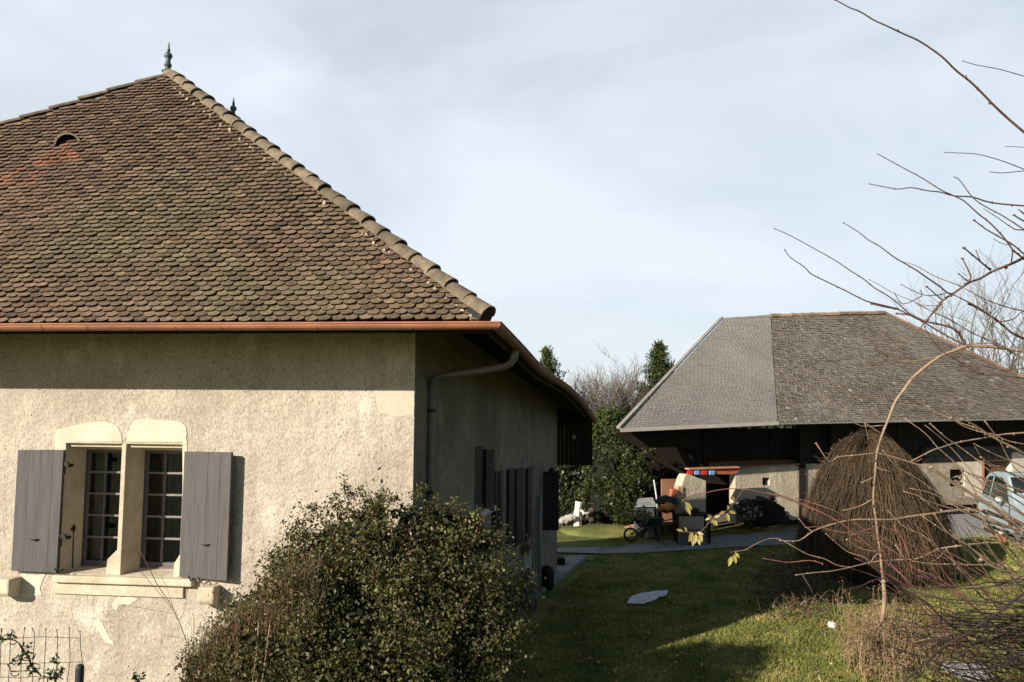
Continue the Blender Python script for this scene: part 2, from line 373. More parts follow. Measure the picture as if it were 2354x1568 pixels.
for k in range(nrow):
    h = k * EX - 0.03
    for i in range(-68, 3):
        s0 = (i + (0.5 if k % 2 else 0.0)) * TW
        c = Ce + u * s0 + wup * h
        mid = c + wup * 0.1
        c = c + wup * (0.022 * noise.noise(Vector((s0 * .7, h * .5, 3)))) + nr * (0.03 * noise.noise(Vector((s0 * .5, h * .5, 9))))
        if (mid - A).dot(in_r) < -0.03 or (mid - A).dot(in_l) < 0.02 or s0 < -9.5: continue
        jit = rnd.uniform(-0.006, 0.006); rot = rnd.gauss(0, 0.022); lift = rnd.uniform(0.036, 0.052)
        vs = []
        for (x, y) in tile_shape(TW / 2 - 0.004, TL * rnd.uniform(0.97, 1.03), 0):
            xx = x * math.cos(rot) - y * math.sin(rot); yy = x * math.sin(rot) + y * math.cos(rot)
            hh = lift * (1 - y / TL) + 0.006
            crown = 0.006 * (1 - (x / (TW / 2)) ** 2)
            vs.append(c + u * (xx + jit) + wup * yy + nr * (hh + crown))
        nv = len(vs)
        tgt = tr if min((mid - q).length for q in redc) < rnd.uniform(0.02, 0.42) and rnd.random() < 0.7 else tl
        tgt.add(vs + [p - nr * 0.024 for p in vs[:]], [tuple(range(nv - 1, -1, -1))] + [(j, j + 1, nv + j + 1, nv + j) for j in range(nv - 1)])
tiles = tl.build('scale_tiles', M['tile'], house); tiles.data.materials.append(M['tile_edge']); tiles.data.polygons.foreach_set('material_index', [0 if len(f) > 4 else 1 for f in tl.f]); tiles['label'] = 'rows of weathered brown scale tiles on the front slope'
tr.build('red_tiles', M['tile_red'], house)['label'] = 'newer red tiles below the round roof vent'

# --- vent: half round hood
vd = -wup; vb = vent_p + nr * 0.03
vm = MB(); rr = 0.185; segs = 12; ring = []
axis = (Vector((0, -1, 0)) * 1.0 + Vector((0.10, 0, 0))).normalized()
sidev = axis.cross(Zv).normalized()
for j in range(segs + 1):
    w = math.pi * j / segs
    ring.append((math.cos(w), math.sin(w)))
fr = [vb + sidev * (rr * c_) + Zv * (rr * s_ * 1.0) for c_, s_ in ring]
fr2 = [p - axis * 0.42 for p in fr]
fi = [vb + sidev * (rr * 0.86 * c_) + Zv * (rr * 0.86 * s_) for c_, s_ in ring]
fi2 = [p - axis * 0.4 for p in fi]
N1 = segs + 1
vm.add(fr + fr2, [(j, j + 1, N1 + j + 1, N1 + j) for j in range(segs)])
vm.add(fr + fi, [(j + 1, j, N1 + j, N1 + j + 1) for j in range(segs)])
ven = vm.build('roof_vent', M['ridge'], house, smooth=False)
vi = MB(); vi.add(fi + fi2, [(j + 1, j, N1 + j, N1 + j + 1) for j in range(segs)] + [tuple(N1 + j for j in range(N1))])
vi.build('vent_opening', mat('vent_black', (0.004, 0.004, 0.004), 0.95, var=.2), ven)  # darkness of the hollow put into a near-black colour

# --- hip and ridge tiles: lapped half round
def ridge_run(p0, p1, r, L, name, m, n=9, updir=Zv, seed=1):
    q = random.Random(seed); d = (p1 - p0); ln = d.length; d.normalize(); side = d.cross(updir).normalized(); up = side.cross(d).normalized()
    cnt = int(ln / L); L = ln / cnt; b = MB()
    for i in range(cnt):
        a0 = p0 + d * (i * L); wob = side * q.uniform(-0.012, 0.012) + up * q.uniform(-0.008, 0.008)
        V = []
        for (tt, rk, lift) in ((-0.05, r * 1.09, 0.022), (L * 0.55, r * 0.99, 0.008), (L, r * 0.9, -0.005)):
            for inner in (0, 1):
                for j in range(n):
                    w = math.pi * (j / (n - 1)) * 1.08 - 0.04 * math.pi
                    rq = rk - inner * 0.02
                    V.append(a0 + wob + d * (tt + rnd.uniform(-0.004, 0.004)) + side * (math.cos(w) * rq) + up * (math.sin(w) * rq * 0.92 + lift))
        F = []
        for a_ in range(2):
            for j in range(n - 1):
                o0 = a_ * 2 * n; o1 = (a_ + 1) * 2 * n
                F.append((o0 + j, o0 + j + 1, o1 + j + 1, o1 + j))
                F.append((o0 + n + j + 1, o0 + n + j, o1 + n + j, o1 + n + j + 1))
        for j in range(n - 1):
            F.append((j + 1, j, n + j, n + j + 1))
        b.add(V, F)
    return b.build(name, m, house)
ridge_run(Ce + nr * 0.02 - HC * 0.1, A + Zv * 0.03, 0.106, 0.31, 'hip_tiles', M['ridge'])
ridge_run(Lh, A, 0.055, 0.42, 'left_hip_tiles', M['ridge'], seed=2)
ridge_run(B, A, 0.12, 0.4, 'ridge_tiles', M['ridge'], seed=3)
hp = Ce + nr * 0.02 - HC * 0.06; sd_ = HC.cross(Zv).normalized(); up_h = sd_.cross(HC).normalized()
if up_h.z < 0: up_h = -up_h
pg_ = MB(); pg_.prism([hp + sd_ * (0.10 * math.cos(math.pi * j / 10)) + up_h * (0.09 * math.sin(math.pi * j / 10)) - (up_h * 0.10 if j in (0, 10) else up_h * 0) for j in range(11)], -HC * 0.2); pg_.build('hip_end_plug', M['core_dark'] if 'core_dark' in M else M['room'], house)
mo = MB()
for i in range(46):                                      # mortar bedding lumps along the hip
    t = rnd.uniform(0.01, 0.98); p = Ce.lerp(A, t) + in_r * rnd.uniform(0.11, 0.14) + nr * 0.03
    mo.blob(p, rnd.uniform(0.016, 0.034), 6, 4, 0.3, seed=i)
mo.build('mortar_bedding', M['mortar'], house)['kind'] = 'stuff'
sd_t = MB()                                               # tiles of the side slope (turned away from the camera)
nE = len(eave_s)
def edge(L, f):
    x = f * (len(L) - 1); k = min(int(x), len(L) - 2); return L[k].lerp(L[k + 1], x - k)
for r_ in range(48):
    t0, t1 = r_ / 48, min(1, (r_ + 1.5) / 48)
    cols = int(10.5 / 0.17 * (1 - t0 * .75)) + 1
    for q_ in range(cols):
        f0, f1 = (q_ + .03 + (r_ % 2) * .4) / cols, (q_ + .97 + (r_ % 2) * .4) / cols
        if f1 > 1 or (q_ == 0): continue
        a_, b2 = edge(eave_s, f0), edge(eave_s, f1); ra, rb_ = A.lerp(B, f0), A.lerp(B, f1)
        up1 = Zv * rnd.uniform(.02, .035)
        sd_t.add([a_.lerp(ra, t0) + up1 - Zv * .03, b2.lerp(rb_, t0) + up1 - Zv * .03, b2.lerp(rb_, t1) - Zv * .035, a_.lerp(ra, t1) - Zv * .035], [(0, 1, 2, 3)])
sd_t.build('side_scale_tiles', M['tile'], house)

# --- finials
def finial(base, sc, label):
    f = MB()
    prof = [(0.15, 0.0), (0.14, 0.02), (0.075, 0.05), (0.07, 0.12), (0.085, 0.16), (0.10, 0.19), (0.085, 0.22), (0.065, 0.25), (0.06, 0.31), (0.055, 0.36), (0.07, 0.38)]
    prof += [(0.10 * math.sin(math.pi * (0.22 + 0.74 * i / 10)), 0.46 - 0.105 * math.cos(math.pi * (0.22 + 0.74 * i / 10))) for i in range(11)]
    prof += [(0.03, 0.575), (0.045, 0.60), (0.03, 0.68), (0.022, 0.72), (0.022, 0.78), (0.004, 0.86)]
    f.lathe(base, [(r * sc * 1.1, h * sc) for r, h in prof], 16)
    o = f.build('finial', M['verdigris'], house, smooth=True); o['label'] = label
fh = (at(385, 97, 11.8) - at(385, 165, 11.8)).length / 0.86
finial(A + Zv * 0.06, fh, 'dark metal ball finial on the front peak')
finial(B + Zv * 0.02, fh * 0.88, 'dark metal ball finial half hidden behind the hip')

# --- gutters
def gutter(path, r, name, m, outward):
    g = MB(); n = 8; V = []; k = len(path)
    for i, p in enumerate(path):
        o = outward[i] if isinstance(outward, list) else outward
        for inner in (0, 1):
            for j in range(n + 1):
                w = math.pi * j / n; q = r - 0.006 * inner
                V.append(p + o * (math.cos(w) * q) - Zv * (math.sin(w) * q))
    F = []
    for i in range(k - 1):
        a = i * 2 * (n + 1); b_ = (i + 1) * 2 * (n + 1)
        for j in range(n):
            F.append((a + j, a + j + 1, b_ + j + 1, b_ + j)); F.append((a + n + 1 + j + 1, a + n + 1 + j, b_ + n + 1 + j, b_ + n + 1 + j + 1))
        F.append((a, b_, b_ + n + 1, a + n + 1)); F.append((a + n, a + 2 * n + 1, b_ + 2 * n + 1, b_ + n))
    g.add(V, F)
    # rolled front lip
    lip = [p + (outward[i] if isinstance(outward, list) else outward) * r + Zv * 0.004 for i, p in enumerate(path)]
    g.tube(lip, 0.011, 6)
    return g.build(name, m, house, smooth=False)
gc = Ce + n_ * 0.055 + u * 0.06 - Zv * 0.035
eo0 = (eave_s[1] - eave_s[0]); eo0.z = 0; eo0.normalize(); eo0 = Vector((eo0.y, -eo0.x, 0)); mitre = n_ + eo0
gc0 = Ce + (n_ + eo0) * 0.055 - Zv * 0.035; gc = gc0
g1 = gutter([gc - u * 11, gc], 0.066, 'front_gutter', M['copper'], [n_, mitre])
M['solder'] = mat('solder', (0.20, 0.10, 0.06), 0.6, var=0.4)
for i in range(14):                                      # soldered seams
    p = gc - u * (0.35 + i * 0.52 + rnd.uniform(-0.02, 0.02))
    pts = [p + n_ * (math.cos(math.pi * j / 8) * 0.069) - Zv * (math.sin(math.pi * j / 8) * 0.069) for j in range(9)]
    sm = MB()
    for j in range(8): sm.add([pts[j] - u * 0.008, pts[j] + u * 0.008, pts[j + 1] + u * 0.008, pts[j + 1] - u * 0.008], [(0, 1, 2, 3)])
    sm.build('gutter_seam', M['solder'], g1)

eo = []
for i in range(len(eave_s)):
    t = (eave_s[min(i + 1, len(eave_s) - 1)] - eave_s[max(0, i - 1)]); t.z = 0; t.normalize(); eo.append(Vector((t.y, -t.x, 0)))
gp = [p + o * 0.055 - Zv * 0.035 for p, o in zip(eave_s, eo)]; gp[0] = gc.copy(); eo[0] = mitre
g2 = gutter(gp, 0.066, 'side_gutter', mat('dark_copper_gutter', (0.20, 0.095, 0.055), 0.6, var=0.5, scale=3, spec=0.5), eo)  # darker copper tone than the front gutter
# fascia boards under the tiles
fa = MB()
fa.box(Ce - u * 11 - Zv * 0.13 - n_ * 0.03, u * 11.0, n_ * 0.025, Zv * 0.10)
for i in range(len(eave_s) - 1):
    a, b_ = eave_s[i] - eo[i] * 0.03, eave_s[i + 1] - eo[i + 1] * 0.03
    fa.add([a - Zv * 0.02, b_ - Zv * 0.02, b_ - Zv * 0.15, a - Zv * 0.15], [(0, 1, 2, 3)])
fa.build('fascia', M['dark_wood'], house)
# rafter feet
rf = MB()
for i in range(19):
    p = Ce - u * (2.0 + i * 0.5) - Zv * 0.2
    rf.box(p - n_ * 0.30 + Zv * 0.20, u * 0.08, -n_ * 1.05 + Zv * 0.98, Zv * 0.11)
rf.build('rafters', M['dark_wood'], house)

# --- downpipe
pd = [at(1182, 800, 9.45), at(1181, 822, 9.45), at(1168, 838, 9.5), at(1135, 847, 9.55), at(1060, 858, 9.62), at(1015, 865, 9.7), at(998, 873, 9.72), at(992, 890, 9.75), at(991, 920, 9.76), at(990, 1100, 9.76), at(990, 1330, 9.76)]
pd = [Vector(p) for p in pd]
px0 = pd[8]; pd[9] = Vector((px0.x, px0.y, 2.4)); pd[10] = Vector((px0.x, px0.y, 0.1))
dp = MB(); pth = smooth_path(pd[:9], 4) + pd[9:]
dp.tube(pth, 0.047, 10)
dpo = dp.build('downpipe', M['zinc'], house, smooth=True)
for z in (3.6, 2.6, 1.4):
    cb = MB(); cb.tube([Vector((px0.x, px0.y, z)), Vector((px0.x, px0.y, z + 0.04))], 0.056, 10); cb.build('pipe_bracket', M['iron'], dpo)

# --- walls
sA0, zt = fsz(152, 1018); sA1, _ = fsz(281, 1018); sB0, _ = fsz(291, 1018); sB1, _ = fsz(428, 1020); _, zb = fsz(280, 1322)
WT = 5.35
def wallgrid(b, P, s0, s1, z0, z1, holes):
    ss = sorted({s0, s1} | {h for H in holes for h in H[:2]}); zz = sorted({z0, z1} | {h for H in holes for h in H[2:]})
    for a, c in zip(ss[:-1], ss[1:]):
        for d, e in zip(zz[:-1], zz[1:]):
            mx_, mz = (a + c) / 2, (d + e) / 2
            if any(H[0] < mx_ < H[1] and H[2] < mz < H[3] for H in holes): continue
            b.add([P(a, 0, d), P(c, 0, d), P(c, 0, e), P(a, 0, e)], [(0, 1, 2, 3)])
RD = 0.36
fw = MB()
wallgrid(fw, Fw, -9.5, 0, -0.1, WT, [(sA0, sA1, zb, zt), (sB0, sB1, zb, zt)])
fw.add([Fw(-9.5, 0, -0.1), Vector((-10.2, 12.8, -0.1)), Vector((-10.2, 12.8, 3.6)), Fw(-9.5, 0, 3.6)], [(0, 1, 2, 3)])
fw.build('front_wall', M['stucco'], house)
# stone dressings: jambs (splayed), lintels, mullion, sill
st = MB()
for a, c in ((sA0, sA1), (sB0, sB1)):
    st.add([Fw(a, 0.0, zb), Fw(a + 0.03, -RD, zb), Fw(a + 0.03, -RD, zt), Fw(a, 0.0, zt)], [(0, 1, 2, 3)])       # left reveal
    st.add([Fw(c, 0.0, zb), Fw(c, -RD, zb), Fw(c, -RD, zt), Fw(c, 0.0, zt)], [(3, 2, 1, 0)])
    st.add([Fw(a, 0.0, zt), Fw(a, -RD, zt - 0.10), Fw(c, -RD, zt - 0.10), Fw(c, 0, zt)], [(0, 1, 2, 3)])
    st.add([Fw(a, 0.0, zb), Fw(a, -RD, zb + 0.02), Fw(c, -RD, zb + 0.02), Fw(c, 0, zb)], [(3, 2, 1, 0)])
st.build('window_reveal', M['stone'], house)
mu = MB()
mu.box(Fw(sA1, 0.004, zb), u * (sB0 - sA1), -n_ * 0.30, Zv * (zt - zb))
mu.build('mullion', M['stone'], house, bevel=0.006)
mf = MB()      # chamfer stops at the mullion foot and right jamb foot
h0 = 0.30
mf.prism([Fw(sA1 - 0.13, 0.008, zb), Fw(sB0 + 0.0, 0.008, zb), Fw(sB0, 0.008, zb + h0), Fw(sA1 + 0.0, 0.008, zb + h0), Fw(sA1 - 0.12, 0.008, zb + h0 - 0.12)], -n_ * 0.16)
mf.build('chamfer_stop', M['stone'], house, bevel=0.005); mf = MB()
mf.prism([Fw(sB1 - 0.09, 0.008, zb), Fw(sB1 + 0.05, 0.008, zb), Fw(sB1 + 0.05, 0.008, zb + h0 + .05), Fw(sB1 - 0.01, 0.008, zb + h0 - 0.02), Fw(sB1 - 0.09, 0.008, zb + h0 - 0.14)], -n_ * 0.14)
mf.build('chamfer_stop', M['stone'], house, bevel=0.005)
def patch(pts, o, name, m, th=0.03, lab=None):
    b = MB(); P = [Fw(*fsz(x, y), 0) if False else Fw(fsz(x, y)[0], o, fsz(x, y)[1]) for x, y in pts]
    b.prism(P, -n_ * th); q = b.build(name, m, house)
    if lab: q['label'] = lab
    return q
def rough(pts, amp=1.2, sub=5, keep=2):
    out = []
    for i in range(len(pts) - 1):
        for j in range(sub):
            t = j / sub; out.append((pts[i][0] * (1 - t) + pts[i + 1][0] * t + rnd.uniform(-amp, amp) * (j > 0), pts[i][1] * (1 - t) + pts[i + 1][1] * t + rnd.uniform(-amp, amp) * (j > 0)))
    return out + [pts[-1]]
patch(rough([(127, 1016), (127, 995), (133, 988), (150, 983), (175, 977), (205, 971), (235, 969), (255, 972), (270, 980), (279, 995), (281.5, 1015)]), 0.008, 'lintel_plaster', M['plaster'], lab='pale plaster patch over the left window light')
patch([(127, 1014), (152, 1014), (152, 1036), (127, 1036)], 0.007, 'jamb_stone', M['plaster'])
patch(rough([(292, 1016), (293, 1000), (299, 981), (308, 969), (320, 963.5), (345, 963), (375, 966), (400, 967), (420, 972), (429, 985), (429.5, 1016)]), 0.008, 'lintel_plaster', M['plaster'], lab='pale plaster patch over the right window light')
patch([(420, 1014), (430, 1014), (430, 1340), (420, 1340)], 0.007, 'jamb_stone', M['plaster'])
lb = MB()
for a, c in ((sA0, sA1), (sB0, sB1)):
    lb.box(Fw(a + 0.0, 0.012, zt - 0.0), u * (c - a), -n_ * 0.05, Zv * 0.012)
    lb.box(Fw(a + 0.03, -0.04, zt - 0.045), u * (c - a - 0.03), -n_ * 0.05, Zv * 0.04)
lb.build('lintel_moulding', M['stone'], house)
sl0, _ = fsz(126, 1330); sl1, _ = fsz(439, 1335)
si = MB()
si.box(Fw(sl0 + .02, 0.085, zb - 0.095), u * (sl1 - sl0 + 0.03), -n_ * (0.085 + RD - 0.02), Zv * 0.085)
sil = si.build('window_sill', M['stone'], house, bevel=0.014)
si = MB(); si.box(Fw(sl0, 0.03, zb - 0.24), u * (sl1 - sl0 - 0.08), -n_ * 0.1, Zv * 0.143)
si.build('apron_stone', M['stone'], sil, bevel=0.006)
# corbels
def corbel(x0, x1, y0, y1, lab):
    a, z1 = fsz(x0, y0); c, z0 = fsz(x1, y1)
    b = MB(); w = c - a
    prof = [(0.0, z0), (0.20, z0 + 0.02), (0.24, z0 + 0.07), (0.24, z1), (0, z1)]
    sc = 0.80 if x0 > 300 else 1.0
    b.prism([Fw(a, -0.02 + o * sc, z) for o, z in prof], u * w)
    q = b.build('corbel', M['stone'], house, bevel=0.02); q['label'] = lab
corbel(14, 49, 1323, 1368, 'worn stone corbel under the left shutter'); corbel(470, 506, 1342, 1388, 'stone corbel under the right shutter')
patch(rough([(49, 1320), (85, 1322), (104, 1318), (98, 1335), (92, 1350), (96, 1368), (60, 1374), (40, 1368)]), 0.006, 'plaster_patch', M['plaster'], 0.02)
patch(rough([(262, 1378), (275, 1371), (300, 1372), (318, 1376), (300, 1388), (275, 1390), (268, 1402), (258, 1398), (262, 1378)], 1.5), 0.005, 'plaster_patch', M['plaster'], 0.02)
patch(rough([(214, 1430), (228, 1424), (240, 1440), (250, 1462), (262, 1480), (244, 1478), (230, 1455), (214, 1430)], 1.5), 0.004, 'plaster_patch', M['plaster'], 0.02)
patch(rough([(860, 893), (900, 890), (951, 888), (951, 955), (905, 958), (870, 948), (860, 893)], 1.5), 0.003, 'plaster_patch', mat('smooth_render', (0.55, 0.49, 0.39), 0.9, scale=3, col2=(0.46, 0.40, 0.31), bump=0.006), 0.02)

# --- casements behind the reveals
def casement(a, c, z0, z1, curtain):
    o = -RD - 0.02; d = 0.05; wd = c - a
    w = MB(); fwid = 0.05
    w.box(Fw(a, o, z0), u * fwid, -n_ * d, Zv * (z1 - z0)); w.box(Fw(c - fwid, o, z0), u * fwid, -n_ * d, Zv * (z1 - z0))
    w.box(Fw(a + fwid, o, z1 - fwid), u * (wd - 2 * fwid), -n_ * d, Zv * fwid); w.box(Fw(a + fwid, o + 0.02, z0), u * (wd - 2 * fwid), -n_ * 0.07, Zv * 0.085)
    w.box(Fw(a + fwid, o + 0.05, z0), u * (wd - 2 * fwid), -n_ * 0.03, Zv * 0.04)
    wo = w.build('window', M['frame'], house, bevel=0.003)
    g = MB()
    for k in (0.36, 0.70): g.box(Fw(a + wd * k - 0.013, o - 0.005, z0 + 0.08), u * 0.026, -n_ * 0.03, Zv * (z1 - z0 - 0.13))
    g.build('casement_stile', M['frame'], wo)
    g = MB(); hh = (z1 - z0 - 0.13)
    for k in range(1, 5): g.box(Fw(a + fwid, o + 0.008, z0 + 0.08 + hh * (k / 5.0 + 0.02) - 0.012), u * (wd - 2 * fwid), -n_ * 0.022, Zv * 0.024)
    g.box(Fw(a + wd * 0.80 - 0.011, o + 0.012, z0 + 0.08), u * 0.022, -n_ * 0.02, Zv * (hh * 0.93))
    g.build('glazing_bars', M['bar'], wo)
    g = MB(); g.box(Fw(a + fwid, o - 0.028, z0 + 0.05), u * (wd - 2 * fwid), -n_ * 0.006, Zv * (z1 - z0 - 0.08)); g.build('pane', M['glass'], wo)
    cu = MB(); P = []
    nn = 10; x0, x1 = curtain
    for i in range(nn + 1):
        s = a + wd * (x0 + (x1 - x0) * i / nn); P.append(Fw(s, o - 0.11 + 0.012 * math.sin(i * 2.2), z0 + 0.05))
    cu.add(P + [p + Zv * (z1 - z0 - 0.1) for p in P], [(i, i + 1, nn + 2 + i, nn + 1 + i) for i in range(nn)])
    cu.build('curtain', M['curtain'] if x0 < 0.1 else M['curtain_blue'], wo)
    cu = MB(); P = []
    for i in range(nn + 1):
        s = a + wd * (x1 + 0.02 + 0.13 * i / nn); P.append(Fw(s, o - 0.14 + 0.012 * math.sin(i * 2.2), z0 + 0.05))
    cu.add(P + [p + Zv * (z1 - z0 - 0.1) for p in P], [(i, i + 1, nn + 2 + i, nn + 1 + i) for i in range(nn)])
    cu.build('curtain', M['curtain_blue'], wo)
    return wo
casement(sA0 + 0.02, sA1, zb, zt - 0.09, (0.08, 0.24))['label'] = 'left window light with cream curtain'
casement(sB0 + 0.02, sB1, zb, zt - 0.09, (0.30, 0.42))['label'] = 'right window light with dark panes'
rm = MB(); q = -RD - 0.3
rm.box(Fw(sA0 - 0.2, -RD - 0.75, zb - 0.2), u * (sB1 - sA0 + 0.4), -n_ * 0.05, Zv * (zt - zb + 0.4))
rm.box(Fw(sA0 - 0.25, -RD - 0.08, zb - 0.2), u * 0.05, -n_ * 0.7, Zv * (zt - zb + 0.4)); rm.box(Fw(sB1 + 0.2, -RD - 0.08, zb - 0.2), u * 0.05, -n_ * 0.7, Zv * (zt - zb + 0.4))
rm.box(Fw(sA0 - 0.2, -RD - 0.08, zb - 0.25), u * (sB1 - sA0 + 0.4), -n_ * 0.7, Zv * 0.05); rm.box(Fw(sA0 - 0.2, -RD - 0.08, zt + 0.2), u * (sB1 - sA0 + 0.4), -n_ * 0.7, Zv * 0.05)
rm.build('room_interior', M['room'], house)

# --- front shutters: vertical boards
def shutter(c4, offs, name, lab, th=0.04, handle=None, nb=4):
    "c4: pixel corners TL TR BR BL; offs: (left, right) distance off the wall"
    P = []
    for i, (x, y) in enumerate(c4):
        o = offs[0] if i in (0, 3) else offs[1]; s, z = fsz(x, y, o); P.append(Fw(s, o, z))
    TLc, TRc, BRc, BLc = P; b = MB(); nrm = (TRc - TLc).cross(BLc - TLc).normalized(); nrm = nrm if nrm.dot(n_) > 0 else -nrm
    fr_ = [0, 0.27, 0.52, 0.78, 1.0]
    for i in range(nb):
        t0, t1 = fr_[i] + 0.0025, fr_[i + 1] - 0.0025; k = rnd.uniform(-0.001, 0.001)
        b.prism([TLc.lerp(TRc, t0) + nrm * k, TLc.lerp(TRc, t1) + nrm * k, BLc.lerp(BRc, t1) + nrm * k, BLc.lerp(BRc, t0) + nrm * k], -nrm * th)
    o = b.build(name, M['shutter'], house); o['label'] = lab
    for t in (0.2, 0.8):
        bb = MB(); bb.box(TLc.lerp(BLc, t) - nrm * (th + 0.02), (TRc - TLc), -nrm * -0.02, (TLc - BLc) * 0.06); bb.build('ledge', M['shutter'], o)
    if handle:
        hx, hy, hw = handle; om = sum(offs) / 2
        s, z = fsz(hx, hy, om); p = Fw(s, om, z) + nrm * 0.012
        h = MB(); h.tube([p - u * hw + Zv * 0.004, p - u * hw * 0.3 + nrm * 0.012, p + u * hw * 0.5 + nrm * 0.012, p + u * hw + Zv * 0.008], [0.004, 0.009, 0.01, 0.006], 6)
        h.build('handle', M['iron'], o)
    return o
s1 = shutter([(41, 1034.5), (146, 1034.5), (129.5, 1316), (25.5, 1312)], (0.07, 0.09), 'shutter', 'grey board shutter left of the front window', handle=(80, 1240, 0.055))
s2 = shutter([(423.5, 1038), (531.5, 1040), (520.5, 1334.5), (411.5, 1326.5)], (0.03, 0.13), 'shutter', 'grey board shutter right of the front window', handle=(474, 1252, 0.055))
for y in (1070, 1236):
    hg = MB()
    s, z = fsz(150 if y < 1100 else 144, y, 0.05); p = Fw(s, 0.05, z)
    hg.box(p - u * 0.05, u * 0.10, n_ * 0.03, Zv * 0.045); hg.tube([p + u * 0.05 - n_ * 0.06, p + u * 0.05 + n_ * 0.04], 0.022, 7); hg.build('hinge', M['iron'], s1)
for (x, y) in ((134, 1312), (440, 1330), (462, 1333)):
    ct = MB()
    s, z = fsz(x, y, 0.1); p = Fw(s, 0, z); ct.tube([p, p + n_ * 0.12 - Zv * 0.02, p + n_ * 0.17 + Zv * 0.05], 0.008, 5); ct.build('shutter_stop', M['iron'], house)
km = MB(); s, z = fsz(170, 1217, -0.13)
# keyhole shaped slot in the left jamb
sx = sA0 + 0.012
km.add([Fw(sx + 0.008, -0.20, z + 0.05), Fw(sx + 0.008, -0.14, z), Fw(sx + 0.008, -0.20, z - 0.05), Fw(sx + 0.008, -0.26, z)], [(0, 1, 2, 3)])
km.add([Fw(sx + 0.008, -0.21, z - 0.04), Fw(sx + 0.008, -0.19, z - 0.04), Fw(sx + 0.008, -0.20, z - 0.48), Fw(sx + 0.008, -0.23, z - 0.50)], [(0, 1, 2, 3)])
km.build('jamb_slot', M['room'], house)

# --- side wall
TF, _ = gtz(1280, 1100)
zs0 = Ce.z + 0.25
sw = MB()
nseg = 10
def etop(t): return Ce.z + 0.35 - (Ce.z - eave[-1].z) * max(0, (t / TF)) ** 1.0
t0w, zwt = gtz(1091, 1027); t1w, _ = gtz(1111, 1030); _, zwb = gtz(1091, 1173)
cuts = sorted([TF * i / nseg for i in range(nseg + 1)] + [t0w, t1w])
for a, c in zip(cuts[:-1], cuts[1:]):
    if a >= t0w - 1e-6 and c <= t1w + 1e-6:
        sw.add([Gw(a, 0, -0.1), Gw(c, 0, -0.1), Gw(c, 0, zwb), Gw(a, 0, zwb)], [(0, 1, 2, 3)])
        sw.add([Gw(a, 0, zwt), Gw(c, 0, zwt), Gw(c, 0, etop(c)), Gw(a, 0, etop(a))], [(0, 1, 2, 3)])
    else: sw.add([Gw(a, 0, -0.1), Gw(c, 0, -0.1), Gw(c, 0, etop(c)), Gw(a, 0, etop(a))], [(0, 1, 2, 3)])
sw.add([Gw(TF, 0, -0.1), Gw(TF, 0, etop(TF)), Vector((-10.2, 12.8, etop(TF))), Vector((-10.2, 12.8, -0.1))], [(0, 1, 2, 3)])
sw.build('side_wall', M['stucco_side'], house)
pl = MB()                                                # smooth corner band
pl.box(Gw(0.003, -0.05, 0), v * (gtz(1003, 1000)[0] - 0.0), m_ * 0.062, Zv * 5.0)
# window on the side wall
wn_ = MB()
wn_.add([Gw(t0w, 0, zwb), Gw(t0w, -0.22, zwb), Gw(t0w, -0.22, zwt), Gw(t0w, 0, zwt)], [(3, 2, 1, 0)]); wn_.add([Gw(t1w, 0, zwb), Gw(t1w, -0.22, zwb), Gw(t1w, -0.22, zwt), Gw(t1w, 0, zwt)], [(0, 1, 2, 3)])
wn_.add([Gw(t0w, 0, zwb), Gw(t1w, 0, zwb), Gw(t1w, -0.22, zwb), Gw(t0w, -0.22, zwb)], [(0, 1, 2, 3)]); wn_.add([Gw(t0w, 0, zwt), Gw(t1w, 0, zwt), Gw(t1w, -0.22, zwt), Gw(t0w, -0.22, zwt)], [(3, 2, 1, 0)])
wno = wn_.build('side_window', mat('shaded_stone', (0.33, 0.32, 0.27), 0.9, var=0.2), house)  # darker copy of the limestone; shade is put into the colour
g = MB(); g.box(Gw(t0w, -0.19, zwb), v * (t1w - t0w), m_ * 0.01, Zv * (zwt - zwb)); g.build('pane', mat('side_glass', (0.05, 0.06, 0.065), 0.15, var=0.3, scale=3, spec=0.6), wno)
g = MB()
for k in (0.0, 0.48, 0.95): g.box(Gw(t0w + (t1w - t0w) * k, -0.18, zwb), v * 0.05, m_ * 0.03, Zv * (zwt - zwb))
for k in (0.0, 0.33, 0.66, 0.96): g.box(Gw(t0w, -0.178, zwb + (zwt - zwb) * k), v * (t1w - t0w), m_ * 0.022, Zv * 0.035)
g.build('window_frame', M['grey_wood'], wno)
g = MB(); g.box(Gw(t0w - 0.1, -0.02, zwb - 0.08), v * (t1w - t0w + 0.35), m_ * 0.17, Zv * 0.08); g.build('side_sill', mat('grey_stone', (0.42, 0.42, 0.41), 0.9, var=0.2), wno, bevel=0.015)
# shutters on the side wall
SH = 0.05
def leaf(x0, x1, y0, y1, o0, o1, m, lab=None, name='shutter', th=0.045):
    ta, z1 = gtz(x0, y0, o0); tb, _ = gtz(x1, y0, o1); _, z0 = gtz(x0, y1, o0)
    a, c = Gw(ta, o0, 0), Gw(tb, o1, 0); nn_ = (c - a).cross(Zv).normalized(); nn_ = nn_ if nn_.dot(m_) > 0 else -nn_
    b = MB(); b.box(a + Zv * z0, c - a, -nn_ * th, Zv * (z1 - z0)); o = b.build(name, m, house, bevel=0.004)
    if lab: o['label'] = lab
    return o
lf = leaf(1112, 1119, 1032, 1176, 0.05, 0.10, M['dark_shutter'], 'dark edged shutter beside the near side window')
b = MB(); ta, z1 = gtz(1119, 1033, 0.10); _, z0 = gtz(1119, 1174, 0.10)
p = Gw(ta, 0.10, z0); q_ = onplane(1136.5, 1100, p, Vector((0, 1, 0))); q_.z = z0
b.box(p, q_ - p, Vector((0, 0.04, 0)), Zv * (z1 - z0)); b.build('shutter_face', M['grey_wood'], lf)
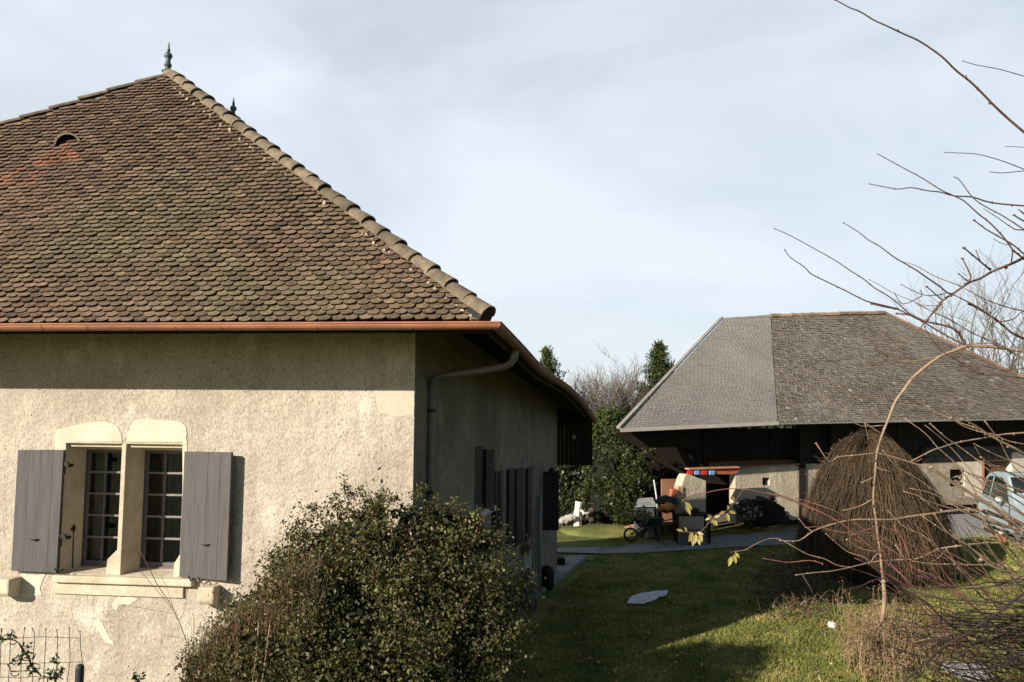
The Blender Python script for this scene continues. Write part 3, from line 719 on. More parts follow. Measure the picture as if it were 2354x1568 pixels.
for (x0, x1, y0, y1) in ((1139, 1146, 1083, 1259), (1148, 1153, 1083, 1259), (1170, 1183, 1080, 1254), (1187.5, 1203, 1079, 1255), (1213, 1222, 1077, 1239)):
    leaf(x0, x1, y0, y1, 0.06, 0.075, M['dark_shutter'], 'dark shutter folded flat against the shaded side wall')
# paler stone door surrounds between them
ps = MB()
for (x0, x1, y0, y1) in ((1154, 1168, 1080, 1262), (1184, 1187, 1080, 1262), (1204, 1212, 1075, 1262), (1224, 1245, 1066, 1312)):
    ta, z1 = gtz(x0, y0); tb, _ = gtz(x1, y0); _, z0 = gtz(x0, y1); ps.box(Gw(ta, -0.01, max(0, z0)), v * (tb - ta), m_ * 0.025, Zv * (z1 - max(0, z0)))
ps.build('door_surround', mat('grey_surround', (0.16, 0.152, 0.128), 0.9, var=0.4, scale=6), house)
M['shade_plaster'] = mat('shade_plaster', (0.17, 0.17, 0.15), 0.9, var=0.2)  # darker copy of the plaster, with the side wall's shade in its colour
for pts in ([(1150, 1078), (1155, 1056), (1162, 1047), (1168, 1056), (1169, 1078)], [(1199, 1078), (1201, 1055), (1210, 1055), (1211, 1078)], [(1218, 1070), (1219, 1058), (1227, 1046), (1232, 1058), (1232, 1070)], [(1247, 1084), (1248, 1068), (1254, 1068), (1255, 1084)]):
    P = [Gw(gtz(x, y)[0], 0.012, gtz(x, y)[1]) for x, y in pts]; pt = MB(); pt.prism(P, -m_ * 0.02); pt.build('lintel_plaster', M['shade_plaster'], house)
# drain pipe at the far end 
tpp, _ = gtz(1240, 1200, 0.08); pp = Gw(tpp, 0.08, 0)
b = MB(); b.tube([pp + Zv * 0.05, pp + Zv * 1.9], 0.035, 8); b.build('drainpipe', mat('pale_grey_pipe', (0.19, 0.195, 0.19), 0.6, var=0.2, scale=8), house, smooth=True)
# far shutter stands out from the wall, facing us
ta, z1 = gtz(1248, 1084, 0.05); _, z0 = gtz(1248, 1219, 0.05); p = Gw(ta, 0.05, z0); q_ = onplane(1284.5, 1100, p, Vector((0, 1, 0))); q_.z = z0
b = MB(); b.box(p, q_ - p, Vector((0, 0.05, 0)), Zv * (z1 - z0)); fs = b.build('shutter', M['dark_shutter'], house, bevel=0.02); fs['label'] = 'dark shutter standing out at the far end of the side wall'
b = MB(); c_ = (p + q_) / 2 + Zv * (z1 - z0) + (q_ - p) * 0.05; b.blob(c_, 0.07, 8, 6, 0.1, sq=(1, 0.5, 1.2)); b.build('lamp', M['dark_shutter'], house, smooth=True)
# dark boarded gable end hanging past the far corner
yb = 18.35; b = MB()
p0 = at(1279, 1069, yb); p1 = at(1362, 1069, yb); zt_ = eave[-1].z - 0.02
for i in range(9):
    a = p0.lerp(p1, i / 9.0); c_ = p0.lerp(p1, (i + 1) / 9.0)
    b.box(Vector((a.x + 0.006, a.y + rnd.uniform(0, 0.01), p0.z)), Vector((c_.x - a.x - 0.012, 0, 0)), Vector((0, 0.14, 0)), Zv * (zt_ + 0.3 - i * 0.045 - p0.z))
b.build('boarded_gable', M['dark_wood'], house)
b = MB(); p = at(1316, 1000, yb - 0.02); b.box(p, Vector((0.07, 0, 0)), Vector((0, 0.02, 0)), Zv * -0.09); b.build('vent_plate', mat('vent_plate', (0.3, 0.3, 0.3), 0.6, var=0.2), house)
# paving slab threshold
# =====================================================  GROUND
def ground_mat(name, a, b_, c_, bump=0.02):
    return mat(name, a, 0.95, scale=1.1, col2=b_, bump=bump, bscale=30, detail=9, spec=0.05, cols=[(0.5, c_)])
gm = MB(); NX = 60
def gz(x, y):
    return 0.03 * noise.noise(Vector((x * 0.35, y * 0.35, 0)))
gx = [-300, -120, -60] + [-30 + i * 1.0 for i in range(75)] + [60, 120, 300]
gy = [-120, -60, -20] + [-6 + i * 1.0 for i in range(60)] + [70, 120, 250, 600]
V = [(x, y, (gz(x, y) - 0.03) if 3 < y < 50 and -25 < x < 40 else -0.03) for y in gy for x in gx]
F = [(j * len(gx) + i, j * len(gx) + i + 1, (j + 1) * len(gx) + i + 1, (j + 1) * len(gx) + i) for j in range(len(gy) - 1) for i in range(len(gx) - 1)]
gm.add(V, F)
grd = gm.build('lawn', ground_mat('grass_ground', (0.20, 0.185, 0.07), (0.075, 0.085, 0.028), (0.125, 0.135, 0.042)), smooth=True); tag(grd, 'mown green lawn sloping away beside the farmhouse', 'lawn', kind='structure')

def sheet(name, qpts, z, m, label, cat):
    b = MB(); P = [ground(x, y, z) for x, y in qpts]; P = [Vector((p.x, p.y, z)) for p in P]
    b.add(P, [tuple(range(len(P)))]); o = b.build(name, m); return tag(o, label, cat, kind='structure')
M['gravel'] = mat('grey_gravel', (0.27, 0.27, 0.28), 0.95, scale=9, col2=(0.16, 0.16, 0.165), bump=0.02, bscale=25)
M['concrete'] = mat('old_concrete', (0.22, 0.22, 0.215), 0.95, scale=2.5, col2=(0.14, 0.14, 0.135), bump=0.006, bscale=30)
up = [(1225, 1262), (1290, 1259), (1400, 1256), (1480, 1250), (1560, 1240), (1700, 1228), (1850, 1211), (2000, 1196), (2150, 1184), (2245, 1180), (2420, 1172), (2700, 1165)]
lo = [(2800, 1235), (2500, 1240), (2353, 1240), (2280, 1235), (2160, 1236), (2000, 1243), (1850, 1250), (1740, 1254), (1600, 1262), (1480, 1270), (1390, 1272), (1230, 1268)]
sheet('driveway', up + lo, 0.006, M['gravel'], 'grey gravel drive crossing the lawn towards the barn', 'driveway')
sheet('yard', [(1470, 1222), (1560, 1213), (1700, 1205), (1850, 1196), (2000, 1184), (2150, 1176), (2400, 1160), (2400, 1085), (1600, 1100), (1480, 1190)], 0.010, mat('yard_dirt', (0.16, 0.14, 0.12), 0.95, scale=3, col2=(0.10, 0.09, 0.075), bump=0.01), 'trodden grey yard in front of the barn', 'yard')
cp = MB(); P = [ground(x, y, 0.05) for x, y in [(1351, 1276), (1262, 1280), (1150, 1330), (1040, 1420), (1040, 1520), (1165, 1440), (1192, 1415), (1222, 1375)]]
cp.prism([Vector((p.x, p.y, 0.05)) for p in P], -Zv * 0.1); tag(cp.build('concrete_path', M['concrete'], bevel=0.01), 'concrete path along the foot of the shaded side wall', 'path', kind='structure')

# grass blades: one object
def blades(name, region, N, hgt, m, seed, wid=0.006, parent=None, lean=0.5):
    g = np.random.default_rng(seed); pts = []
    x0, x1, y0, y1 = region
    X = g.uniform(x0, x1, N); Y = y0 + (y1 - y0) * g.random(N) ** 1.5
    keep = (np.abs(X) < 0.70 * Y + 0.5); X, Y = X[keep], Y[keep]
    # keep off the house, path and drive
    hx = K.x + 0.26 * (Y - K.y) + 0.5 + 0.0 * X
    keep = (X > hx) | (Y < 7.0); X, Y = X[keep], Y[keep]; N = len(X)
    Zb = np.array([gz(a, b_) - 0.03 for a, b_ in zip(X, Y)])
    h = hgt * g.uniform(0.4, 1.25, N) * (0.65 + 0.5 * np.sin(X * 2.3 + np.sin(Y * 1.7) * 2)**2); ang = g.uniform(0, 2 * np.pi, N); w = wid * (0.6 + Y / 12)
    dx, dy = np.cos(ang) * w, np.sin(ang) * w; lx = g.normal(0, lean, N) * h; ly = g.normal(0, lean, N) * h
    V = np.stack([np.stack([X - dx, Y - dy, Zb], 1), np.stack([X + dx, Y + dy, Zb], 1), np.stack([X + lx, Y + ly, Zb + h], 1)], 1).reshape(-1, 3)
    return build_np(name, V, np.arange(3 * N).reshape(-1, 3), m, parent)
M['grass'] = foliage('grass_blade', (0.35, 0.30, 0.11), (0.13, 0.15, 0.04), isl=0.4, rough=0.6, spec=0.15, trans=0.3, sc=1.3, mid=(0.21, 0.225, 0.06))
gb = blades('grass', (-1.5, 14, 8.2, 17.5), 260000, 0.06, M['grass'], 3); tag(gb, 'short grass blades of the sunlit and shaded lawn', 'grass', kind='stuff')
gb2 = blades('grass', (1.0, 16, 17.5, 24), 60000, 0.05, M['grass'], 4, 0.009); tag(gb2, 'short grass in the shade near the gravel drive', 'grass', kind='stuff')

g_ = np.random.default_rng(44); NL = 900
lx_ = g_.uniform(1.0, 9.5, NL); ly_ = g_.uniform(9.5, 16.0, NL); la = g_.uniform(0, 6.28, NL); ls = g_.uniform(.015, .04, NL)
LV = np.stack([np.stack([lx_ + np.cos(la + k * 1.57) * ls * (1 if k % 2 else .6), ly_ + np.sin(la + k * 1.57) * ls * (1 if k % 2 else .6), np.full(NL, .035) + g_.uniform(-.01, .02, NL)], 1) for k in range(4)], 1).reshape(-1, 3)
tag(build_np('fallen_leaves', LV, np.arange(4 * NL).reshape(-1, 4), mat('dead_leaf', (0.30, 0.20, 0.09), 0.9, island=.5)), 'small dead brown leaves scattered over the lawn', 'leaves', kind='stuff')

# =====================================================  FOLIAGE BUILDERS
def leaf_cloud(name, clumps, n_per, size, m, parent=None, seed=1, spread=0.33, elong=1.7, up=0.0, zmin=None):
    "clumps: array (x,y,z,r)"
    g = np.random.default_rng(seed); Cc = np.repeat(np.asarray(clumps), n_per, axis=0); N = len(Cc)
    P = Cc[:, :3] + g.normal(0, 1, (N, 3)) * Cc[:, 3:4] * spread
    if zmin is not None: P = P[P[:, 2] > zmin]; N = len(P)
    d = g.normal(0, 1, (N, 3)); d[:, 2] += up; d /= np.linalg.norm(d, axis=1, keepdims=True)
    q = g.normal(0, 1, (N, 3)); w = np.cross(d, q); w /= np.linalg.norm(w, axis=1, keepdims=True); nn = np.cross(d, w)
    sz = size * g.uniform(0.5, 1.35, (N, 1))
    a = P; b_ = P + d * sz * elong * 0.5 + w * sz * 0.5 + nn * sz * 0.12; c = P + d * sz * elong; e = P + d * sz * elong * 0.5 - w * sz * 0.5 + nn * sz * 0.12
    V = np.stack([a, b_, c, e], 1).reshape(-1, 3)
    return build_np(name, V, np.arange(4 * N).reshape(-1, 4), m, parent)
def clump_field(spheres, dens, rc, seed=1, shell=0.75, zmin=0.05):
    "sub-clumps near the surfaces of the given spheres, facing outwards"
    g = np.random.default_rng(seed); out = []
    for (x, y, z, r) in spheres:
        k = max(4, int(dens * r * r))
        d = g.normal(0, 1, (k, 3)); d /= np.linalg.norm(d, axis=1, keepdims=True)
        rad = r * (shell + (1 - shell) * g.random((k, 1)) ** 0.6) * (1 + 0.10 * g.normal(0, 1, (k, 1)))
        p = np.array([[x, y, z]]) + d * rad; rr_ = rc * g.uniform(0.5, 1.5, (k, 1)); out.append(np.concatenate([p, rr_], 1))
    o = np.concatenate(out); return o[o[:, 2] > zmin]
def qs(px, py, Y, r): p = at(px, py, Y); return (p.x, p.y, p.z, r)
def twigs_from(name, base, clumps, m, parent, k=60, r0=0.02, seed=2, n=4, r1=0.003, wob=0.08):
    q = random.Random(seed); b = MB(); cl = [clumps[q.randrange(len(clumps))] for _ in range(k)]
    for c in cl:
        e = Vector(c[:3]); s = Vector(base) + Vector((q.uniform(-.15, .15), q.uniform(-.15, .15), 0)); mid = s.lerp(e, 0.5) + Vector((q.uniform(-wob, wob) * 3, q.uniform(-wob, wob) * 3, (e - s).length * 0.12))
        pts = smooth_path([s, s.lerp(mid, 0.55) + Vector((q.uniform(-wob, wob), q.uniform(-wob, wob), 0)), mid, e], 3)
        L = len(pts); b.tube(pts, [r0 * (1 - i / L) + r1 for i in range(L)], n, cap=False)
    return b.build(name, m, parent, smooth=True)
M['bark'] = mat('grey_brown_bark', (0.11, 0.08, 0.055), 0.9, var=0.5, scale=8, bump=0.005)
M['twig_tan'] = mat('tan_twig', (0.32, 0.235, 0.155), 0.75, scale=5, col2=(0.17, 0.11, 0.075), bump=0.002, bscale=80)
M['twig_dark'] = mat('dark_twig', (0.05, 0.034, 0.028), 0.8, scale=5, col2=(0.025, 0.018, 0.016))
M['twig_brown'] = mat('brown_twig', (0.15, 0.085, 0.055), 0.75, scale=4, col2=(0.075, 0.042, 0.03))
M['twig_red'] = mat('red_twig', (0.27, 0.10, 0.085), 0.6, scale=3, col2=(0.13, 0.075, 0.055), detail=8)
M['leaf_bush'] = foliage('bush_leaf', (0.125, 0.118, 0.040), (0.040, 0.046, 0.015), isl=0.8, sc=2.2, mid=(0.075, 0.078, 0.024), rough=0.5, spec=0.3)
M['leaf_brown'] = foliage('bronze_leaf', (0.20, 0.115, 0.07), (0.10, 0.075, 0.03), isl=0.5, sc=2.5)
M['leaf_dark'] = foliage('evergreen_leaf', (0.055, 0.075, 0.018), (0.016, 0.028, 0.008), isl=0.6, sc=0.8, mid=(0.03, 0.045, 0.012), trans=0.15)
M['leaf_conifer'] = foliage('conifer_leaf', (0.06, 0.080, 0.020), (0.028, 0.042, 0.012), isl=0.4, sc=0.8, trans=0.1, rough=0.7, spec=0.2)
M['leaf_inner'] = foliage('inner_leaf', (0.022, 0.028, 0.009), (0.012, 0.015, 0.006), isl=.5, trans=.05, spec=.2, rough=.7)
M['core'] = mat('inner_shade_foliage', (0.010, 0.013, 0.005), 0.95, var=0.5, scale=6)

# ---- evergreen bush against the house
bs = [qs(*a) for a in [(800, 1310, 8.2, .70), (930, 1340, 8.2, .82), (1040, 1360, 8.3, .76), (700, 1395, 8.0, .64), (600, 1465, 7.9, .46), (520, 1530, 7.8, .36), (1095, 1400, 8.3, .5),
     (860, 1480, 7.7, .85), (1000, 1490, 7.9, .8), (720, 1530, 7.6, .62), (950, 1205, 8.4, .26), (1065, 1225, 8.5, .27), (845, 1200, 8.4, .27), (765, 1240, 8.4, .22), (690, 1310, 8.2, .24), (610, 1380, 8.0, .22), (880, 1620, 7.7, .95), (640, 1640, 7.6, .8), (1000, 1640, 7.8, .7), (1000, 1195, 8.4, .16)]]
bushp = (bs[1][0], 8.3, 0)
bush = thing('evergreen_bush', bushp, 'big rounded evergreen bush with small glossy leaves against the house corner', 'bush')
bs = [(x + rnd.gauss(0, .02), y, z - .06, r) for x, y, z, r in bs]
cf = clump_field(bs, 620, 0.10, 11, shell=0.74)
cf = cf[[noise.noise(Vector((c[0] * 3.2, c[1] * 3.2, c[2] * 3.2))) > -0.22 for c in cf]]
leaf_cloud('leaves', cf, 26, 0.022, M['leaf_bush'], bush, 12, spread=0.60)
leaf_cloud('large_leaves', cf[::3], 6, 0.030, M['leaf_bush'], bush, 15, spread=0.75)
tw = [c for c in cf if c[2] < 3.2]
bro = np.array([c for c in cf if (c[0] < -2.0 + 0.5 * noise.noise(Vector(c[:3]) * 2) and rnd.random() < 0.9) or (c[2] > 2.3 and rnd.random() < .3) or rnd.random() < 0.08])
leaf_cloud('bronze_leaves', bro, 20, 0.017, M['leaf_brown'], bush, 13, spread=0.75, elong=2.2)
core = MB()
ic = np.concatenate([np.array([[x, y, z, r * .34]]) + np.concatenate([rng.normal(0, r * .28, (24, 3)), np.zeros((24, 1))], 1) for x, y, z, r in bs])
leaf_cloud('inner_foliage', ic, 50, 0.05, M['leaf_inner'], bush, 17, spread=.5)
twigs_from('twigs', (bushp[0], 8.25, 0.1), cf, M['bark'], bush, 130, 0.014, 5)
twb = MB()
for i in range(900):
    c = cf[rnd.randrange(len(cf))]
    if i > 420 and c[0] > -1.9: continue
    cen = Vector((-1.6, 8.3, 1.0)); p = Vector(c[:3]); d = (p - cen).normalized(); d = (d + Vector((rnd.gauss(0, .5), rnd.gauss(0, .4), rnd.gauss(.2, .4)))).normalized(); a0 = p - d * .08; L = rnd.uniform(.08, .22); m1 = a0 + d * L * .5 + Vector((rnd.gauss(0, .015), 0, rnd.gauss(0, .015)))
    twb.tube([a0, m1, a0 + d * L], [.0032, .0026, .0012], 3, cap=False)
twb.build('stray_twigs', mat('reddish_twig', (0.22, 0.12, 0.08), 0.8, var=.4, scale=4), bush)
sp = MB(); rs = random.Random(9)                         # sprays sticking out of the outline
spc = []
for (x, y, Yd, dx, dy) in [(800, 1150, 8.4, -5, -38), (815, 1150, 8.4, 8, -28), (870, 1160, 8.4, 4, -32), (862, 1160, 8.4, -12, -26), (735, 1190, 8.4, -6, -30), (950, 1150, 8.4, 6, -20), (725, 1255, 8.3, -22, -22), (650, 1330, 8.1, -20, -18), (1000, 1170, 8.4, 12, -20), (590, 1390, 8.0, -25, -14), (1090, 1200, 8.5, 16, -18), (1190, 1320, 8.4, 14, -16), (560, 1420, 7.9, -28, -20), (500, 1490, 7.8, -30, -8), (640, 1300, 8.2, -18, -25), (905, 1160, 8.4, 0, -22), (470, 1530, 7.8, -25, -5), (780, 1170, 8.4, -14, -22), (1130, 1240, 8.4, 20, -14), (1045, 1180, 8.4, 5, -16), (680, 1250, 8.3, -16, -20)]:
    a = at(x, y, Yd); e = at(x + dx, y + dy, Yd - 0.05)
    for k in range(3):
        ee = e + Vector([rs.gauss(0, 0.045) for _ in range(3)]); mid = a.lerp(ee, 0.5) + Vector([rs.gauss(0, 0.03) for _ in range(3)])
        sp.tube([a, mid, ee], [0.004, 0.003, 0.0015], 4); spc += [(*mid, 0.03), (*ee, 0.035), (*a.lerp(ee, 0.8), 0.035)]
sp.build('spray_twigs', M['bark'], bush); leaf_cloud('spray_leaves', np.array(spc), 11, 0.02, M['leaf_bush'], bush, 14, spread=0.8)

brush = thing('brown_undergrowth', (-3.0, 7.7, 0), 'fine brown upright twigs sprawling low at the left foot of the evergreen bush', 'undergrowth')
ub = MB(); ubl = []
for i in range(3000):
    t = rnd.random(); px = 432 + 300 * t; top = 1500 - 235 * t ** .8 + rnd.uniform(-8, 230) + 18 * noise.noise(Vector((px * .05, 0, 0))); Yu = 7.75 - .25 * rnd.random() - .1 * t
    s = at(px + rnd.gauss(0, 6), top + rnd.uniform(50, 150), Yu + .05); e = at(px + rnd.gauss(0, 14), top, Yu - .05); mid = s.lerp(e, .5) + Vector((rnd.gauss(0, .015), rnd.gauss(0, .015), 0))
    ub.tube([s, mid, e], [.0034, .0027, .0014], 3, cap=False)
    if rnd.random() < .5: ubl.append((*e, .03))
    if rnd.random() < .25: ubl.append((*mid, .03))
for i in range(60):
    px = rnd.uniform(440, 720); s = at(px, 1560, 7.65); ub.tube([Vector((s.x, s.y, 0)), s, at(px + rnd.gauss(0, 15), 1430 + rnd.uniform(-60, 60), 7.6)], [.006, .005, .002], 4, cap=False)
M['under'] = mat('undergrowth_twig', (0.26, 0.165, 0.10), 0.85, scale=2.2, col2=(0.12, 0.095, 0.045), detail=5)
ub.build('stems', M['under'], brush, smooth=True)['kind'] = 'stuff'
leaf_cloud('leaves', np.array(ubl), 7, 0.014, foliage('undergrowth_leaf', (0.17, 0.14, 0.055), (0.07, 0.075, 0.025), isl=.6), brush, 18, spread=.9)

# dry pale canes and thin stems in front of the wall
cn = MB()
cn.tube(smooth_path([ground(585, 1568 + 40, 0) if False else at(572, 1640, 7.3), at(580, 1568, 7.3), at(590, 1500, 7.3), at(594, 1432, 7.3)], 3), 0.005, 5)
cn.tube(smooth_path([at(590, 1640, 7.25), at(602, 1568, 7.25), at(612, 1500, 7.25), at(620, 1436, 7.25)], 3), 0.005, 5)
p = at(572, 1640, 7.3); cn.tube([Vector((p.x, p.y, 0)), p], 0.006, 5); p = at(590, 1640, 7.25); cn.tube([Vector((p.x, p.y, 0)), p], 0.006, 5)
tag(cn.build('dry_canes', mat('pale_cane', (0.38, 0.27, 0.2), 0.8, var=0.3)), 'pair of pale dry canes standing before the left end of the bush', 'dry stems')
ds = MB()
main = [at(462, 1560, 7.9), at(436, 1495, 7.9), at(412, 1430, 7.9), at(390, 1385, 7.9), at(362, 1345, 7.9), at(340, 1300, 7.9), at(316, 1258, 7.9)]
pb = at(500, 1700, 7.9); ds.tube([Vector((pb.x, 7.9, 0)), at(478, 1600, 7.9)] + smooth_path(main, 3), 0.0038, 5)
ds.tube(smooth_path([at(408, 1425, 7.9), at(385, 1385, 7.9), at(350, 1345, 7.9), at(322, 1310, 7.9)], 3), 0.0024, 4)
ds.tube(smooth_path([at(400, 1405, 7.9), at(385, 1355, 7.9), at(368, 1322, 7.9)], 3), 0.002, 4)
ds.tube(smooth_path([at(412, 1412, 7.9), at(340, 1400, 7.9), at(278, 1391, 7.9)], 3), 0.002, 4)
ds.tube(smooth_path([at(412, 1430, 7.9), at(425, 1395, 7.9), at(432, 1352, 7.9)], 3), 0.002, 4)
ds.tube(smooth_path([at(436, 1470, 7.9), at(410, 1466, 7.9), at(378, 1462, 7.9), at(370, 1482, 7.9)], 3), 0.0025, 4)
tag(ds.build('dry_plant', M['twig_brown']), 'thin forked dry stem crossing the wall below the window', 'dry stems')

# =====================================================  WIRE FENCE, bottom left
YF = 7.0
fence = thing('wire_fence', at(183, 1560, YF) * 1.0, 'rusty wire mesh fence with rounded post in front of the wall', 'fence'); fence.location.z = 0
def f6(x, y): return at(x * 0.1874, 1397 + y * 0.1874, YF)
wv = MB()
for pts in ([(148, 262), (132, 400), (118, 660), (105, 910), (95, 1200)], [(303, 240), (288, 370), (262, 670), (255, 910), (250, 1200)], [(395, 245), (424, 365), (400, 670), (398, 910), (395, 1200)], [(560, 252), (563, 370), (546, 670), (535, 910), (530, 1200)],
            [(697, 265), (704, 370), (705, 600), (675, 910), (668, 1200)], [(851, 240), (850, 370), (858, 660), (822, 910), (810, 1200)], [(981, 285), (985, 370), (988, 480), (1008, 640), (1012, 700)], [(20, 250), (5, 600), (-12, 1200)], [(-120, 250), (-140, 600), (-150, 1200)]):
    P = [f6(x, y) for x, y in pts]; b_ = P[-1].copy(); b_.z = 0.02
    wv.tube(smooth_path(P, 3) + ([b_] if pts[-1][1] > 900 else []), 0.0030, 5)
    wv.tube([P[0], P[0].lerp(P[1], 0.15)], 0.0055, 5)
wv.build('upright_wires', M['iron'], fence)
wh = MB()
for pts in ([(-300, 385), (-60, 378), (130, 376), (424, 358), (560, 358), (704, 360), (850, 368), (990, 370)], [(-300, 695), (0, 688), (180, 684), (420, 678), (640, 674), (850, 668), (1008, 664)], [(-300, 845), (100, 850), (220, 862), (400, 846), (540, 850), (690, 858)], [(-300, 1150), (200, 1150), (540, 1150), (900, 1150)]):
    wh.tube(smooth_path([f6(x, y) for x, y in pts], 3), 0.0028, 5)
wh.build('cross_wires', M['iron'], fence)
pst = MB(); pt_ = at(184, 1527, YF + 0.03); r = 0.036
pst.lathe(Vector((pt_.x, pt_.y, 0)), [(r, 0), (r, pt_.z - 0.03), (r * 0.9, pt_.z - 0.012), (r * 0.55, pt_.z), (0.002, pt_.z + 0.002)], 14)
pst.build('post', mat('dark_steel_post', (0.035, 0.037, 0.04), 0.5, var=0.3, scale=8), fence, smooth=True)
vine = thing('climbing_vine', (fence.location.x, YF - 0.02, 0), 'dark green vine twisting along the wire mesh fence', 'vine')
vs_ = MB()
VP = [[(-200, 400), (0, 375), (60, 385), (130, 375), (215, 400), (265, 445), (300, 520), (360, 580), (385, 640), (400, 700), (450, 750), (525, 830)], [(280, 620), (330, 635), (390, 625), (465, 550)], [(290, 480), (340, 550), (385, 610)], [(100, 345), (140, 375)], [(130, 430), (190, 440), (225, 410)], [(490, 860), (600, 850), (690, 855), (740, 830), (775, 720)],
      [(595, 785), (640, 815), (665, 740)], [(660, 600), (680, 650), (720, 645)], [(490, 910), (500, 860)], [(150, 790), (180, 825), (230, 820), (250, 790)], [(110, 680), (150, 740), (155, 770), (300, 765), (395, 760)], [(680, 770), (710, 820), (700, 910)], [(600, 910), (605, 860), (640, 800)]]
vl = []
for pts in VP:
    P = smooth_path([f6(x, y) - Vector((0, 0.02, 0)) for x, y in pts], 3); w = 0.008 if len(pts) > 5 else 0.0055
    vs_.tube(P, [w * rnd.uniform(0.5, 1.3) for _ in P], 5)
vb_ = f6(600, 910); vs_.tube([Vector((vb_.x, vb_.y, 0)), vb_], 0.008, 5)
vs_.build('stems', mat('vine_stem', (0.028, 0.03, 0.015), 0.8, var=0.4), vine)
cl = [(*(f6(x, y) - Vector((0, 0.02, 0))), r) for x, y, r in [(255, 620, .05), (330, 560, .05), (345, 500, .03), (410, 720, .04), (440, 760, .02), (160, 340, .03), (30, 370, .03), (640, 800, .03), (710, 830, .03), (690, 640, .03), (740, 800, .03)]]
leaf_cloud('leaves', np.array(cl), 26, 0.022, foliage('vine_leaf', (0.05, 0.09, 0.02), (0.02, 0.035, 0.01)), vine, 5, spread=0.6)
wd = thing('weed', at(440, 1640, 7.6), 'little dark leafed weed tips at the foot of the wall', 'plant'); wd.location.z = 0
b = MB(); cl = []
for (x, y) in ((430, 1550), (433, 1530), (445, 1545), (425, 1562), (320, 1553), (318, 1560)):
    p = at(x, y, 7.6); b.tube([Vector((p.x + 0.05, p.y, 0)), p.lerp(Vector((p.x, p.y, 0)), 0.4), p], [0.006, 0.005, 0.003], 5); cl.append((*p, 0.02))
b.build('stems', M['twig_dark'], wd); leaf_cloud('leaves', np.array(cl), 9, 0.035, foliage('weed_leaf', (0.03, 0.045, 0.02), (0.015, 0.02, 0.01)), wd, 6, spread=0.7)
# =====================================================  BARN
BW = Vector((7.04, 24.2, 0)); bu = Vector((1, 0.4, 0)).normalized(); bn = Vector((0.4, -1, 0)).normalized()
def Bq(px, py, o=0.0):
    return onplane(px, py, BW + bn * o, bn)
barn = thing('barn', (BW.x, BW.y, 0), 'low stone and timber barn with big weathered grey brown hip roof', 'barn')
OV = 1.1
el = Bq(1425, 988, OV); em = Bq(1787, 972, OV); er = Bq(2353, 963, OV); er2 = Bq(2545, 958, OV)
tl_ = at(1662, 734, 27.5); tm_ = at(1770, 727, 27.8); trr = at(2033, 719, 29.5); rb = at(2353, 869, 27.3); 
trr2 = er2 + Zv * 0.0
def subdiv_roof(name, quad, nx, ny, m, sag=0.03, seed=0):
    a, b_, c, d = quad; B_ = MB(); V = []
    nn = (b_ - a).cross(d - a).normalized()
    for j in range(ny + 1):
        for i in range(nx + 1):
            s, t = i / nx, j / ny
            p = a.lerp(b_, s).lerp(d.lerp(c, s), t)
            p = p + nn * (noise.noise(p * 0.6 + Vector((seed, 0, 0))) * sag)
            V.append(p)
    B_.add(V, [(j * (nx + 1) + i, j * (nx + 1) + i + 1, (j + 1) * (nx + 1) + i + 1, (j + 1) * (nx + 1) + i) for j in range(ny) for i in range(nx)])
    o = B_.build(name, m, barn, smooth=False); k = o.modifiers.new('sol', 'SOLIDIFY'); k.thickness = 0.12; k.offset = -1; return o
# courses of small tiles as real steps
def course_roof(name, quad, rows, m, tw=0.2, seed=1, step=0.03, skip=0.0, mm=None, lichen=0):
    a, b_, c, d = quad; q = random.Random(seed); B_ = MB(); nn = (b_ - a).cross(d - a).normalized()
    if nn.y > 0 and nn.z < 0: nn = -nn
    if nn.z < 0: nn = -nn
    for j in range(rows):
        t0, t1 = j / rows, (j + 1.25) / rows
        L0, R0 = a.lerp(d, t0), b_.lerp(c, t0); L1, R1 = a.lerp(d, min(t1, 1)), b_.lerp(c, min(t1, 1))
        n = max(2, int((R0 - L0).length / tw)); off = q.random()
        for i in range(n + 1):
            s0, s1 = max(0, (i - off) / n), min(1, (i + 1 - off) / n)
            if s1 <= s0: continue
            g0 = 0.04 / n; lift = step * q.uniform(0.6, 1.5); sagv = nn * (0.05 * noise.noise(L0.lerp(R0, s0) * 0.5))
            dz = (L1 - L0) * q.uniform(-0.10, 0.06) if True else 0
            p0, p1, p2, p3 = L0.lerp(R0, s0 + g0) + nn * lift + sagv + dz, L0.lerp(R0, s1 - g0) + nn * lift + sagv + dz, L1.lerp(R1, s1 - g0) + sagv + nn * 0.004, L1.lerp(R1, s0 + g0) + sagv + nn * 0.004
            B_.add([p0, p1, p2, p3, p0 - nn * 0.03, p1 - nn * 0.03], [(0, 1, 2, 3), (4, 5, 1, 0)])
    return B_.build(name, m, barn)
M['barn_tile'] = tile_mat('barn_tile', (0.175, 0.15, 0.122), (0.128, 0.11, 0.09), (0.205, 0.185, 0.158), 0.20, red=(0.42, 0.40, 0.35))
M['barn_shingle'] = tile_mat('grey_shingle', (0.205, 0.192, 0.175), (0.175, 0.162, 0.148), (0.235, 0.222, 0.20), 0.04, spk=(0.86, 1.1))

